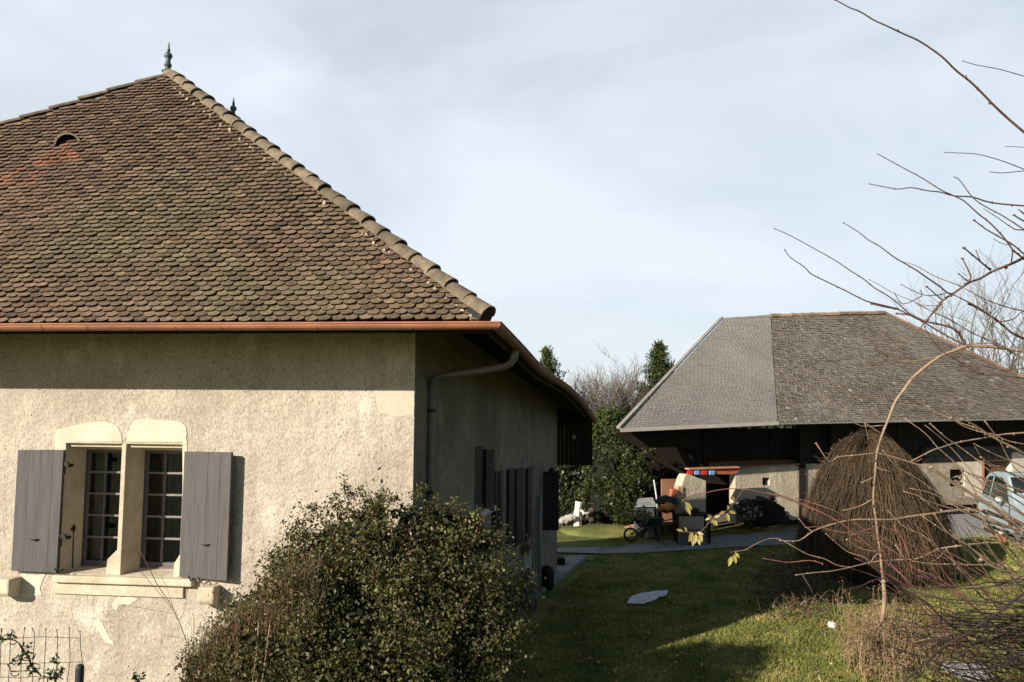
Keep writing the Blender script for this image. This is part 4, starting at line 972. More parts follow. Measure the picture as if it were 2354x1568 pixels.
rb1 = MB()
for quad in ([el, em, tm_, tl_], [em, er2, trr, tm_]):
    a_, b_, c_, d_ = quad; nn = (b_ - a_).cross(d_ - a_).normalized(); nn = nn if nn.z > 0 else -nn; V = []
    for j in range(11):
        for i in range(11): V.append(a_.lerp(b_, i / 10).lerp(d_.lerp(c_, i / 10), j / 10) - nn * 0.10)
    rb1.add(V, [(j * 11 + i, j * 11 + i + 1, (j + 1) * 11 + i + 1, (j + 1) * 11 + i) for j in range(10) for i in range(10)])
rb1.build('roof_boards', M['deck'], barn)
lroof = course_roof('left_slope', [el, em, tm_, tl_], 60, M['barn_shingle'], 0.14, 3, 0.010); lroof['label'] = 'smooth pale grey left slope of the barn roof'
# main slope clipped on the right by the hip: rows from eave to ridge
def main_rows(rows, tw, seed):
    q = random.Random(seed); B_ = MB(); Pn = (er - em).cross(tm_ - em).normalized(); Pn = Pn if Pn.z > 0 else -Pn
    lich = MB()
    for j in range(rows):
        t0, t1 = j / rows, min(1, (j + 1.25) / rows)
        def row(t):
            L = em.lerp(tm_, t); Rr = er2.lerp(trr, t); 
            R2 = er2 + (trr - er2) * t
            return L, R2
        L0, R0 = row(t0); L1, R1 = row(t1); n = int((R0 - L0).length / tw); off = q.random()
        for i in range(n):
            s0, s1 = max(0, (i - off) / n), (i + 1 - off) / n
            if s1 <= s0: continue
            g0 = 0.05 / n; sag = Pn * (0.07 * noise.noise(L0.lerp(R0, s0) * 0.4)); lift = q.uniform(0.008, 0.034); dz = (L1 - L0) * q.uniform(-0.14, 0.08)
            p0, p1, p2, p3 = L0.lerp(R0, s0 + g0) + Pn * lift + sag + dz, L0.lerp(R0, s1 - g0) + Pn * lift + sag + dz, L1.lerp(R1, s1 - g0) + sag + Pn * 0.003, L1.lerp(R1, s0 + g0) + sag + Pn * 0.003
            tgt = B_
            tgt.add([p0, p1, p2, p3, p0 - Pn * 0.03, p1 - Pn * 0.03], [(0, 1, 2, 3), (4, 5, 1, 0)])
    return B_, lich
Bm, Lm = main_rows(58, 0.15, 5)
mr = Bm.build('main_slope', M['barn_tile'], barn); mr['label'] = 'rough brown grey tiled main slope of the barn roof'

rd = MB()
def rows_tube(b, p0, p1, r, L, seed):
    q = random.Random(seed); d = p1 - p0; n = int(d.length / L)
    for i in range(n):
        a = p0.lerp(p1, i / n) + Zv * q.uniform(-0.012, 0.012); c = p0.lerp(p1, (i + 1.04) / n) + Zv * q.uniform(-0.012, 0.012); b.tube([a, c], [r * 1.08, r * 0.92], 7)
rows_tube(rd, tl_, tm_, 0.05, 0.4, 1); rd.build('short_ridge_tiles', M['barn_shingle'], barn)
rd = MB(); rows_tube(rd, tm_, trr, 0.085, 0.42, 2); rd.build('ridge_tiles', mat('barn_ridge', (0.36, 0.24, 0.16), 0.9, scale=3, col2=(0.16, 0.13, 0.10), bump=0.01, island=0.3), barn)
rd = MB(); rows_tube(rd, trr, trr2, 0.06, 0.42, 3); rd.build('hip_tiles', mat('orange_hip', (0.24, 0.14, 0.095), 0.85, scale=2, col2=(0.17, 0.11, 0.08), island=0.25), barn)
rd = MB(); rd.box(tl_ + Zv * 0.03, el - tl_, Vector((-0.10, 0.02, 0)), Zv * 0.06); rd.build('verge_trim', mat('pale_verge', (0.27, 0.25, 0.225), 0.85, var=0.3, scale=3), barn)
rd = MB(); eb = Zv * -0.09
rd.box(el + bn * 0.02 - Zv * 0.06, em - el, bn * 0.02, Zv * 0.10); rd.build('eave_trim', mat('pale_eave', (0.46, 0.42, 0.36), 0.8, var=0.2), barn)
rd = MB(); rd.box(em + bn * 0.02 - Zv * 0.05, er2 - em, bn * 0.02, Zv * 0.06); rd.build('eave_board', mat('grey_eave', (0.26, 0.24, 0.21), 0.8, var=0.3), barn)
# back slopes so that the roof is a closed volume
bk = MB(); bb0 = el + Vector((3.2, 10, 0.3)); bb1 = er2 + Vector((-1, 12, 0))
bk.add([p - Zv * 0.06 for p in (tl_, tm_, trr, trr2, bb1, bb0, el)], [(0, 5, 6), (0, 1, 5), (1, 2, 5), (2, 4, 5), (2, 3, 4)]); bk.build('back_slope', M['barn_tile'], barn)
# walls
def bprism(b, qp, o, th):
    P = [Bq(x, y, o) for x, y in qp]; b.prism(P, -bn * th)
M['cream'] = stucco('barn_render', (0.52, 0.46, 0.35), (0.42, 0.365, 0.275), (0.60, 0.54, 0.42))
w = MB()
bprism(w, [(1690, 1104), (1752, 1098), (1752, 1116), (1769, 1116), (1769, 1070.5), (1826, 1069), (1835, 1071), (1840, 1078), (1840, 1193.5), (1690, 1204)], 0, 0.3)
bprism(w, [(1690, 1084), (1704, 1076), (1752, 1071), (1769, 1070.5), (1769, 1098), (1752, 1098), (1690, 1104.5)], 0.0, 0.3)
w.build('cream_wall', M['cream'], barn)
b = MB(); bprism(b, [(1750, 1096), (1771, 1096), (1771, 1118), (1750, 1118)], -0.22, 0.05); b.build('wall_hole', M['room'], barn)
# pier left of the doorway, standing forward
PO = 0.9
b = MB(); bprism(b, [(1566, 1118), (1573, 1097), (1577, 1091), (1582, 1090), (1622, 1105.5), (1622, 1219), (1566, 1222)], PO, 0.35)
b.build('pier', M['cream'], barn)
b = MB()
for i in range(9):
    y = 1118 + i * 6.5; p = Bq(1558 + rnd.uniform(-1, 1), y + 6, PO + 0.05); b.box(p, bu * rnd.uniform(0.13, 0.2), -bn * 0.2, Zv * 0.07)
b.build('pier_stones', mat('orange_stone', (0.50, 0.38, 0.26), 0.9, scale=9, col2=(0.34, 0.15, 0.08), island=0.3), barn)
b = MB(); p = Bq(1545, 1174, PO + 0.15); b.box(p, bu * 0.17, -bn * 0.15, Zv * ((1174 - 1128) / 78.0)); b.build('brick_post', mat('terracotta', (0.45, 0.15, 0.07), 0.85, var=0.35, scale=6), barn, bevel=0.02)
# doorway dark interior back wall and boarded upper wall
b = MB(); bprism(b, [(1480, 1020), (2600, 1000), (2600, 1240), (1480, 1240)], -3.2, 0.1); b.build('inner_back_wall', M['dark_wood'], barn)
b = MB()
x = 1600
while x < 1905:
    wq = rnd.uniform(6, 11); yy = rnd.uniform(-1.5, 1.5)
    if not (1690 < x < 1690): bprism(b, [(x, 985), (x + wq - 0.8, 985), (x + wq - 0.8, 1066 + yy), (x, 1066 + yy)], -0.35 + rnd.uniform(-.02, .02), 0.03)
    x += wq
b.build('upper_boards', M['dark_wood'], barn)
b = MB(); x = 1630
while x < 1838:
    wq = rnd.uniform(5, 13); bprism(b, [(x, 1062 + rnd.uniform(-2, 2) - (x - 1630) * 0.03), (x + wq - 0.7, 1062 - (x - 1630) * 0.03), (x + wq - 0.7, 1080), (x, 1080)], -0.27 + rnd.uniform(-.02, .02), 0.03); x += wq
b.build('lower_boards', M['brown_wood'], barn)
for (x0, x1, yt) in ((1598, 1607, 980), (1838, 1852, 975)):
    b = MB(); bprism(b, [(x0, yt), (x1, yt), (x1, 1196), (x0, 1196)], 0.05 if x0 > 1700 else -0.5, 0.18); b.build('post', M['dark_wood'], barn)
b = MB(); bprism(b, [(1700, 1072), (1838, 1065.5), (1838, 1068.5), (1700, 1075)], 0.10, 0.14); b.build('wall_plate', mat('lit_beam', (0.34, 0.2, 0.13), 0.85, var=0.4, scale=6), barn)
b = MB()   # braces and tie beam at the open left bay
bprism(b, [(1429, 984), (1600, 978), (1600, 1027), (1470, 1030), (1446, 1017), (1412, 1000)], 0.3, 0.12)
bprism(b, [(1557, 1028), (1573, 1028), (1608, 1092), (1594, 1092)], -0.4, 0.12)
bprism(b, [(1575, 1020), (1600, 1020), (1600, 1050), (1595, 1050)], -0.4, 0.12)
bprism(b, [(1480, 1045), (1492, 1042), (1600, 1100), (1600, 1108)], -0.9, 0.1)
b.build('braces', M['dark_wood'], barn)
b = MB(); bprism(b, [(1520, 1052), (1606, 1060), (1606, 1190), (1500, 1190), (1500, 1052)], -2.4, 0.05); b.build('bay_back', M['dark_wood'], barn)
# right hand stone wall with a window and garage opening
w = MB()
bprism(w, [(2127, 1066), (2170, 1064.5), (2183, 1062), (2183, 1088), (2184, 1118), (2207, 1118), (2217, 1119), (2217, 1079), (2208, 1079), (2183, 1079), (2183, 1062), (2250, 1060), (2257, 1062), (2257, 1180), (2127, 1184)], 0, 0.3) if False else None
for qp in ([(1852, 1066), (2127, 1066), (2127, 1181), (1852, 1196)], [(2127, 1030), (2183, 1030), (2183, 1160), (2127, 1160)], [(2183, 1030), (2219, 1030), (2219, 1079), (2183, 1079)], [(2183, 1118), (2219, 1120), (2219, 1160), (2183, 1160)], [(2219, 1030), (2257, 1030), (2257, 1158), (2219, 1160)]):
    bprism(w, qp, 0, 0.3)
w.build('rubble_wall', stucco('rubble_render', (0.43, 0.375, 0.28), (0.26, 0.225, 0.17), (0.55, 0.48, 0.37)), barn)
b = MB(); bprism(b, [(2195, 1062), (2256, 1060), (2256, 1150), (2219, 1140), (2216, 1118), (2217, 1079)], 0.012, 0.02); b.build('pale_render_panel', M['plaster'], barn)
b = MB(); bprism(b, [(2256, 1059), (2262, 1059), (2262, 1178), (2256, 1178)], 0.03, 0.33); b.build('brick_jamb', mat('pink_brick', (0.55, 0.26, 0.17), 0.85, var=0.3, scale=12), barn)
b = MB(); bprism(b, [(2180, 1076), (2221, 1076), (2221, 1122), (2180, 1122)], -0.25, 0.04); b.build('window_dark', M['room'], barn)
b = MB(); bprism(b, [(2184, 1097), (2217, 1091), (2217, 1094), (2184, 1100)], -0.1, 0.04); bprism(b, [(2196, 1103), (2217, 1110), (2217, 1113), (2196, 1107)], -0.1, 0.04); b.build('window_slats', M['bar'], barn)
b = MB(); bprism(b, [(2127, 1160), (2260, 1158), (2260, 1178), (2127, 1184)], -0.2, 0.2); b.build('wall_footing', M['dark_wood'], barn)
# upper timber wall over the stone wall
b = MB(); x = 1852
while x < 2420:
    wq = rnd.uniform(10, 20); 
    bprism(b, [(x, 965), (x + wq - 0.7, 965), (x + wq - 0.7, 1031), (x, 1031)], -0.12 + rnd.uniform(-.02, .02), 0.04) if x > 2125 else bprism(b, [(x, 965), (x + wq - 0.7, 965), (x + wq - 0.7, 1068), (x, 1068)], -0.12 + rnd.uniform(-.02, .02), 0.04)
    x += wq
b.build('timber_wall', M['dark_wood'], barn)
b = MB(); bprism(b, [(2127, 1028), (2600, 1022), (2600, 1061), (2263, 1060), (2127, 1064)], 0.02, 0.1); b.build('dark_wall_band', mat('dark_render', (0.075, 0.068, 0.06), 0.95, var=0.5, scale=3), barn)  # dark render band across the top of the right-hand walls
b = MB(); bprism(b, [(2268, 1056), (2330, 1054), (2330, 1180), (2268, 1180)], -0.2, 0.05); b.build('garage_door', M['brown_wood'], barn)
b = MB(); bprism(b, [(2326, 1040), (2700, 1035), (2700, 1175), (2326, 1180)], 0.03, 0.3); b.build('right_wall', M['plaster'], barn)
for xq in (1910, 2020):
    b = MB(); bprism(b, [(xq, 966), (xq + 9, 966), (xq + 9, 1190), (xq, 1190)], 0.12, 0.12); b.build('post', M['dark_wood'], barn)

# =====================================================  THINGS UNDER AND BEFORE THE BARN
def Gp(px, py): 
    p = ground(px, py); return p
# red board with coloured squares over the doorway
rbrd = thing('painted_board', Bq(1660, 1085, 0.75), 'long red board carrying red and pale blue squares above the barn doorway', 'board')
b = MB(); bprism(b, [(1582, 1079), (1700, 1075), (1704, 1077), (1690, 1090), (1590, 1090)], 0.72, 0.06); bo = b.build('board', M['red_wood'], rbrd)
b = MB(); bprism(b, [(1583, 1076.5), (1700, 1072.5), (1700, 1076), (1583, 1080)], 0.78, 0.2); b.build('top_rail', mat('orange_rail', (0.5, 0.22, 0.12), 0.8, var=0.3), rbrd)
for (x0, x1, c_) in ((1576, 1593, 'r'), (1596, 1608, 'b'), (1612, 1625, 'r'), (1630, 1643, 'b')):
    b = MB(); sh = 5 if x0 == 1576 else 0
    bprism(b, [(x0, 1092 if not sh else 1093), (x1, 1091.5), (x1, 1082), (x0 + sh, 1082)], 0.765, 0.03)
    b.build('red_square' if c_ == 'r' else 'blue_square', mat('red_paint', (0.55, 0.05, 0.035), 0.5, var=0.2) if c_ == 'r' else mat('pale_blue_paint', (0.22, 0.45, 0.80), 0.4, var=0.45, scale=30), rbrd, bevel=0.015)
b = MB(); bprism(b, [(1520, 1101.5), (1570, 1101), (1570, 1199), (1520, 1200)], 0.3, 0.03)
tag(b.build('plywood_sheet', mat('plywood', (0.34, 0.17, 0.095), 0.8, var=0.25, scale=2), bevel=0.004), 'upright reddish plywood sheet leaning behind the cream pier', 'board')
b = MB(); b.tube([at(1502.5, 1103, 22.2), at(1509, 1146, 22.2), at(1514, 1225, 22.2)], 0.022, 7); tag(b.build('pole', mat('pale_pole', (0.55, 0.58, 0.6), 0.6, var=0.2)), 'thin pale grey pole standing among the clutter', 'pole')
tk = thing('grey_lidded_box', at(1480, 1165, 22.6), 'grey weathered box with slanted lid beside the hedge', 'box'); tk.location.z = 0
b = MB(); a = at(1461, 1162, 22.5); c_ = at(1508, 1162, 22.5); d_ = at(1500, 1143, 23.2); e_ = at(1466, 1146, 23.2); b.prism([a, c_, d_, e_], -Zv * 0.04); b.build('lid', mat('lead_grey', (0.24, 0.25, 0.255), 0.8, var=0.3, scale=6), tk)
b = MB(); a0 = Vector((a.x + 0.05, a.y + 0.05, 0.02)); b.box(a0, Vector((c_.x - a.x - 0.1, 0, 0)), Vector((0, 0.6, 0)), Zv * (a.z - 0.1)); b.build('box_body', mat('blue_grey_boards', (0.07, 0.075, 0.085), 0.8, var=0.4), tk)
# wheelbarrow with brush
wb = thing('wheelbarrow', at(1480, 1205, 21.6), 'old green wheelbarrow loaded with rusty pots and brush', 'wheelbarrow'); wb.location.z = 0
o = at(1484, 1190, 21.7); o = Vector((o.x, o.y, 0))
tray = MB(); zt0 = 0.42; P = [o + Vector(q) for q in ((-0.42, -0.28, zt0 + .28), (0.46, -0.3, zt0 + .24), (0.28, -0.2, zt0 - .02), (-0.2, -0.2, zt0))]
tray.prism(P, Vector((0, 0.5, 0))); tray.build('tray', mat('green_enamel', (0.012, 0.035, 0.028), 0.5, var=0.4), wb, bevel=0.02)
b = MB(); wc = o + Vector((-0.42, -0.02, 0.19)); pts = [wc + Vector((math.cos(t * math.pi / 8) * 0.17, 0, math.sin(t * math.pi / 8) * 0.17)) for t in range(17)]; b.tube(pts, 0.03, 6); b.build('tyre', M['iron'], wb)
for sgn in (-1, 1):
    b = MB(); b.tube([wc + Vector((0, 0.08 * sgn, 0)), o + Vector((0, 0.2 * sgn, zt0)), o + Vector((0.85, 0.24 * sgn, zt0 + .18))], 0.018, 6); b.build('handle', M['grey_wood'], wb)
    b = MB(); b.tube([o + Vector((0.25, 0.2 * sgn, zt0)), o + Vector((0.32, 0.22 * sgn, 0))], 0.016, 6); b.build('leg', M['iron'], wb)
M['pot'] = mat('terracotta_pot', (0.50, 0.20, 0.09), 0.85, var=0.4, scale=10)
def pot(px, py, Y, r, h, lab, tilt=0.0, m='pot'):
    p = at(px, py, Y); b = MB(); up_ = Vector((math.sin(tilt), 0, math.cos(tilt)))
    b.lathe(p, [(r * 0.62, 0), (r * 0.95, h * 0.8), (r * 1.08, h * 0.82), (r * 1.08, h), (r * 0.85, h), (r * 0.8, h * 0.85)], 12, up_)
    return tag(b.build('flower_pot', M[m], smooth=False), lab, 'pot', 'pots among the clutter by the barn')
# bench with clutter in front of the pier
bt = thing('work_bench', at(1600, 1215, 21.3), 'dark low bench crowded with garden clutter before the pier', 'bench'); bt.location.z = 0
bo_ = at(1552, 1182, 21.4)
b = MB(); b.box(Vector((bo_.x, bo_.y, bo_.z - 0.06)), Vector((0.98, 0.05, 0)), Vector((0, 0.5, 0)), Zv * 0.06); b.build('bench_top', M['dark_wood'], bt, bevel=0.01)
for dx in (0.03, 0.88):
    for dy in (0.03, 0.42):
        b = MB(); b.box(Vector((bo_.x + dx, bo_.y + dy, 0)), Vector((0.07, 0, 0)), Vector((0, 0.06, 0)), Zv * (bo_.z - 0.06)); b.build('leg', M['dark_wood'], bt)
pz = bo_.z
def on_bench(dx, dy=0.2): return Vector((bo_.x + dx, bo_.y + dy, pz))
b = MB(); p = on_bench(0.12); b.lathe(p, [(0.09, 0), (0.10, 0.12), (0.09, 0.13), (0.085, 0.02)], 10); tag(b.build('tin', mat('tin_grey', (0.3, 0.31, 0.31), 0.4, var=0.3, metal=0.5)), 'small grey tin on the left end of the bench', 'tin')
b = MB(); p = on_bench(0.45); b.blob(p + Zv * 0.09, 0.1, 9, 6, 0.3, 2); b.blob(p + Vector((0.16, 0, 0.07)), 0.08, 9, 6, 0.3, 2, 3); tag(b.build('sack', mat('dark_sack', (0.03, 0.035, 0.035), 0.8, var=0.5)), 'crumpled dark sack in the middle of the bench', 'sack')
for i, (px, py, Y, hh, ww, cc, lab) in enumerate([(1574, 1216, 21.2, .42, .28, (0.13, 0.13, 0.125), 'grey crate under the left side of the bench'), (1592, 1215, 21.2, .38, .22, (0.12, 0.06, 0.035), 'brown wooden crate under the middle of the bench'), (1614, 1214, 21.2, .40, .2, (0.15, 0.155, 0.155), 'pale grey crate under the right side of the bench')]):
    cr_ = thing('crate', at(px, py, Y), lab, 'crate', 'crates under the bench'); cr_.location.z = 0; p = Vector((at(px, py, Y).x - ww / 2, Y, 0)); mm_ = mat('crate_%d' % i, cc, 0.8, var=0.4, scale=8)
    for j in range(4):
        b = MB(); b.box(p + Zv * (0.02 + j * hh / 4), Vector((ww, 0, 0)), Vector((0, 0.02, 0)), Zv * (hh / 4 - 0.02)); b.build('slat', mm_, cr_)
    b = MB(); b.box(p + Vector((0, 0.02, 0.01)), Vector((ww, 0, 0)), Vector((0, 0.25, 0)), Zv * (hh - 0.02)); b.build('crate_body', mm_, cr_)
# orange pumpkin-like pots heap on a stump table
stb = thing('iron_garden_table', at(1530, 1200, 21.9), 'rusty iron garden table piled with orange pots and tools', 'table'); stb.location.z = 0
tp = at(1530, 1172, 21.9)
b = MB(); b.lathe(Vector((tp.x, tp.y, tp.z - 0.03)), [(0.34, 0), (0.36, 0.015), (0.34, 0.03)], 16); b.build('table_top', M['iron'], stb)
for k in range(4):
    a = k * math.pi / 2 + 0.5; b = MB(); b.tube([tp + Vector((math.cos(a) * 0.28, math.sin(a) * 0.28, -0.03)), Vector((tp.x + math.cos(a) * 0.33, tp.y + math.sin(a) * 0.33, 0))], 0.014, 5); b.build('leg', M['iron'], stb)
def lump(px, py, Y, r, col, name, lab, cat, sq=(1, 1, 0.8), seed=0, group=None):
    b = MB(); b.blob(at(px, py, Y), r, 12, 8, 0.22, 1.6, seed, sq); return tag(b.build(name, mat(name + '_mat', col, 0.8, var=0.4, scale=9), smooth=False), lab, cat, group)
lump(1537, 1165, 21.7, 0.13, (0.52, 0.22, 0.05), 'gourd', 'large orange gourd on the iron table', 'gourd', (1.1, 1, 0.85), 1)
lump(1522, 1168, 21.75, 0.10, (0.40, 0.16, 0.06), 'gourd', 'smaller reddish gourd left on the iron table', 'gourd', (1.2, 1, 0.8), 2)
lump(1531, 1150, 21.9, 0.20, (0.035, 0.04, 0.035), 'tarpaulin', 'crumpled dark tarpaulin heaped behind the orange gourds', 'tarpaulin', (1.5, .8, .6), 3)
lump(1556, 1160, 21.95, 0.10, (0.22, 0.19, 0.15), 'stone_urn', 'grey mottled stone urn beside the terracotta post', 'urn', (.8, .8, 2.2), 4)
b = MB(); q = random.Random(4)                              # red earth heap
p = ground(1466, 1224); b.blob(p + Zv * 0.02, 0.5, 16, 8, 0.12, 1.4, 2, (1.15, .5, .42)); tag(b.build('red_earth_heap', mat('red_earth', (0.42, 0.19, 0.11), 0.95, var=0.4, scale=9, bump=0.02)), 'low heap of sunlit red earth at the lawn edge', 'earth heap')
# dry potted plant and a figure-like grey urn
dpn = thing('dead_potted_shrub', at(1478, 1200, 21.3), 'small bronze leaved shrub growing before the wheelbarrow', 'shrub'); dpn.location.z = 0
cl = np.array([qs(x, y, 21.3, .09) for x, y in ((1466, 1180), (1470, 1172), (1476, 1186), (1482, 1176), (1468, 1190), (1474, 1196), (1486, 1188))])
leaf_cloud('leaves', cl, 34, 0.05, foliage('olive_brown_leaf', (0.22, 0.16, 0.06), (0.10, 0.085, 0.035)), dpn, 31, spread=0.8)
b = MB(); g0 = ground(1480, 1228); 
for c in cl: b.tube([g0, Vector(c[:3]) * 0.5 + g0 * 0.5 + Vector((0.05, 0, 0)), Vector(c[:3])], [0.02, 0.012, 0.006], 5)
b.build('trunk', M['bark'], dpn)
ur = thing('stone_pedestal', ground(1490, 1236), 'mottled grey stone pedestal at the front of the clutter', 'pedestal')
b = MB(); p = ground(1494, 1236); b.lathe(p, [(0.15, 0), (0.17, 0.05), (0.12, 0.09), (0.10, 0.3), (0.16, 0.4), (0.21, 0.46), (0.20, 0.52), (0.1, 0.5)], 12); b.build('pedestal_body', mat('mottled_stone', (0.16, 0.165, 0.16), 0.9, scale=9, col2=(0.06, 0.065, 0.06)), ur, smooth=True)
for i, (px, py, lab) in enumerate([(1520, 1226, 'dark clay pot standing left of the bench'), (1540, 1224, 'clay pot standing under the bench edge'), (1508, 1232, 'small clay pot beside the stone pedestal')]):
    p = ground(px, py); b = MB(); b.lathe(p, [(0.09, 0), (0.13, 0.2), (0.15, 0.21), (0.15, 0.25), (0.12, 0.25)], 12); tag(b.build('flower_pot', mat('dull_pot', (0.16, 0.09, 0.06), 0.9, var=0.4)), lab, 'pot', 'pots among the clutter by the barn')
# firewood / dark compost heap against the cream wall, with bicycle-like hoops
fwp = thing('firewood_pile', ground(1750, 1200), 'dark mossy heap of firewood and brush against the cream barn wall', 'woodpile')
b = MB(); q = random.Random(12); logs = []
for i in range(150):
    px = q.uniform(1700, 1805); top = 1146 + max(0, (px - 1765)) * 1.1 + max(0, 1712 - px) * 2; py = q.uniform(top, 1198 - (px - 1700) * 0.03)
    p = at(px, py, 23.0 + (px - 1700) * 0.012 + q.uniform(-.25, .25)); d = Vector((q.uniform(-1, 1), q.uniform(-.8, .2), q.uniform(-.3, .3))).normalized() * q.uniform(0.08, 0.24)
    b.tube([p - d, p + d], q.uniform(0.03, 0.065), 6)
b.build('logs', mat('log_bark', (0.075, 0.06, 0.045), 0.9, scale=9, col2=(0.03, 0.026, 0.02), island=0.4), fwp)
b = MB()
for i in range(38):
    px = q.uniform(1705, 1790); p = at(px, q.uniform(1160, 1192), 22.75 + (px - 1700) * 0.012); b.tube([p, p + Vector((0, -0.05, 0))], q.uniform(0.025, 0.05), 8)
b.build('log_ends', mat('log_end', (0.30, 0.25, 0.19), 0.9, var=0.3, island=0.4), fwp)
bm = MB(); bm.blob(at(1752, 1180, 23.5), 0.62, 16, 8, 0.15, 1.5, 2, (1.1, .4, .62)); bm.build('brush', M['core'], fwp)
# white stump and pale stones by the hedge
stp = thing('bleached_stump', at(1332, 1187, 24.0), 'bright bleached tree stump standing upright before the hedge', 'stump')
b = MB(); s0 = at(1326, 1188, 23.8); b.tube([Vector((s0.x, s0.y, 0.0)), s0, at(1328, 1170, 23.8), at(1331, 1153.5, 23.8)], [0.16, 0.13, 0.10, 0.12], 9); b.tube([at(1330, 1172, 23.8), at(1338, 1176, 23.75), at(1343, 1182, 23.7)], [0.06, 0.05, 0.05], 7)
b.build('stump_wood', mat('bleached_wood', (0.72, 0.68, 0.6), 0.9, var=0.25, scale=9, bump=0.02), stp)
for i, (px, py, r) in enumerate([(1290, 1198, .10), (1297, 1194, .11), (1305, 1192, .12), (1312, 1188, .10), (1318, 1190, .08), (1349, 1180, .05), (1300, 1199, .07)]):
    b = MB(); b.blob(at(px, py, 23.6), r, 9, 6, 0.3, 2, i, (1.2, .8, .75))
    tag(b.build('white_stone', mat('white_stone', (0.42, 0.39, 0.34), 0.9, var=0.3, scale=12)), ['leftmost white stone at the hedge bed edge', 'second white stone from the left at the hedge bed', 'largest white stone in the middle of the hedge bed row', 'white stone just right of the largest one in the hedge bed row', 'small white stone next to the bleached stump', 'tiny white stone alone right of the bleached stump', 'low white stone lying in front of the hedge bed row'][i], 'stone', 'white stones edging the hedge bed')
b = MB(); 
for i in range(60):
    px = rnd.uniform(1285, 1365); b.blob(at(px, rnd.uniform(1186, 1216) - (px - 1285) * 0.18, 23.9 + rnd.uniform(-.2, .3)), rnd.uniform(0.04, 0.11), 7, 5, 0.3, 2, i)
tag(b.build('rubble_bank', mat('dark_rubble', (0.075, 0.062, 0.055), 0.95, var=0.5, scale=8)), 'low dark rubble bank edging the hedge bed', 'bank', kind='stuff')
# lit knoll of lawn
b = MB(); b.blob(ground(1395, 1222) + Zv * -0.03, 1.5, 28, 10, 0.05, 1.0, 1, (0.95, .62, .13)); tag(b.build('lawn_knoll', grd.data.materials[0], smooth=True), 'small sunlit rise of lawn before the hedge', 'lawn', kind='structure')
# white sheet on the lawn
P = [ground(x, y, 0.03) for x, y in rough([(1440, 1387), (1446, 1377), (1452, 1370), (1470, 1364), (1500, 1359), (1534, 1357), (1533, 1366), (1512, 1374), (1500, 1381), (1470, 1388), (1440, 1387)], 1.0, 4)[:-1]]
b = MB(); b.prism([p + Zv * rnd.uniform(0, .012) for p in P], -Zv * 0.01); tag(b.build('plastic_sheet', mat('pale_sheet', (0.66, 0.69, 0.76), 0.45, var=0.6, scale=9, stretch=(1, 3, 1))), 'crumpled pale plastic sheet lying on the shaded lawn', 'sheet')
b = MB(); b.blob(ground(1912, 1442) + Zv * 0.04, 0.075, 10, 7, 0.3, 2, 3, (1, 1, .8)); tag(b.build('white_stone', mat('white_rock', (0.7, 0.68, 0.64), 0.85, var=0.2)), 'single small white stone on the sunlit grass', 'stone')
b = MB(); b.blob(ground(2030, 1560) + Zv * 0.0, 0.01, 5, 4); 
# flat grey stones bottom right
for i, (px, py, r, lab) in enumerate([(2215, 1540, .28, 'flat grey stone under the dark twigs, bottom right'), (2240, 1560, .22, 'second flat grey stone nearest the bottom edge'), (1868, 1490, .0, '')]):
    if r: b = MB(); b.blob(ground(px, py) + Zv * 0.03, r, 12, 7, 0.15, 2, i, (1.2, .7, .25)); tag(b.build('flat_stone', mat('flat_stone', (0.36, 0.35, 0.33), 0.9, var=0.35, scale=6)), lab, 'stone')
# objects at the foot of the side wall
bar = thing('rain_barrel', ground(1256, 1307), 'black rounded barrel standing at the far end of the side wall', 'barrel')
pb = at(1259, 1306, 16.2); pb.z = 0; b = MB(); b.lathe(pb, [(0.11, 0), (0.125, 0.03), (0.13, 0.3), (0.12, 0.4), (0.08, 0.45), (0.01, 0.455)], 14); b.build('barrel_body', M['dark_shutter'], bar, smooth=True)
b = MB(); p = ground(1262, 1306); b.box(p + Vector((0.15, 0.1, 0)), Vector((0.22, 0, 0)), Vector((0, 0.3, 0)), Zv * 0.2); tag(b.build('dark_block', M['dark_wood'], bevel=0.02), 'low dark block beside the black barrel', 'block')
plb = thing('planter_box', ground(1211, 1300), 'pale square planter with withered orange brown flowers', 'planter')
p = at(1211, 1298, 14.6); gp0 = Vector((p.x, p.y, 0.0)); topz = at(1211, 1271, 14.6).z
b = MB(); b.box(gp0 + Vector((-0.075, 0, 0)), Vector((0.15, 0, 0)), Vector((0, 0.25, 0)), Zv * topz); b.build('planter_body', mat('pale_planter', (0.46, 0.46, 0.45), 0.7, var=0.2), plb, bevel=0.01)
cl = np.array([qs(x, y, 14.5, .06) for x, y in ((1183, 1262), (1192, 1258), (1200, 1262), (1208, 1264), (1214, 1250), (1212, 1242), (1216, 1260))]); leaf_cloud('flowers', cl, 30, 0.035, foliage('withered_flower', (0.30, 0.17, 0.07), (0.14, 0.12, 0.06)), plb, 33, spread=.9)
b = MB()
for c in cl: b.tube([gp0 + Vector((0, .1, topz - .02)), Vector(c[:3])], 0.005, 4)
b.build('stalks', M['twig_brown'], plb)
b = MB(); p = at(1216, 1322, 14.6); p.z = 0.28; b.blob(p, 0.34, 14, 9, 0.18, 1.5, 5, (.55, .8, 1.15)); tag(b.build('boulder', mat('dark_boulder', (0.10, 0.10, 0.10), 0.9, var=0.45, scale=6, bump=0.01)), 'dark boulder on the concrete path between bush and side wall', 'stone')

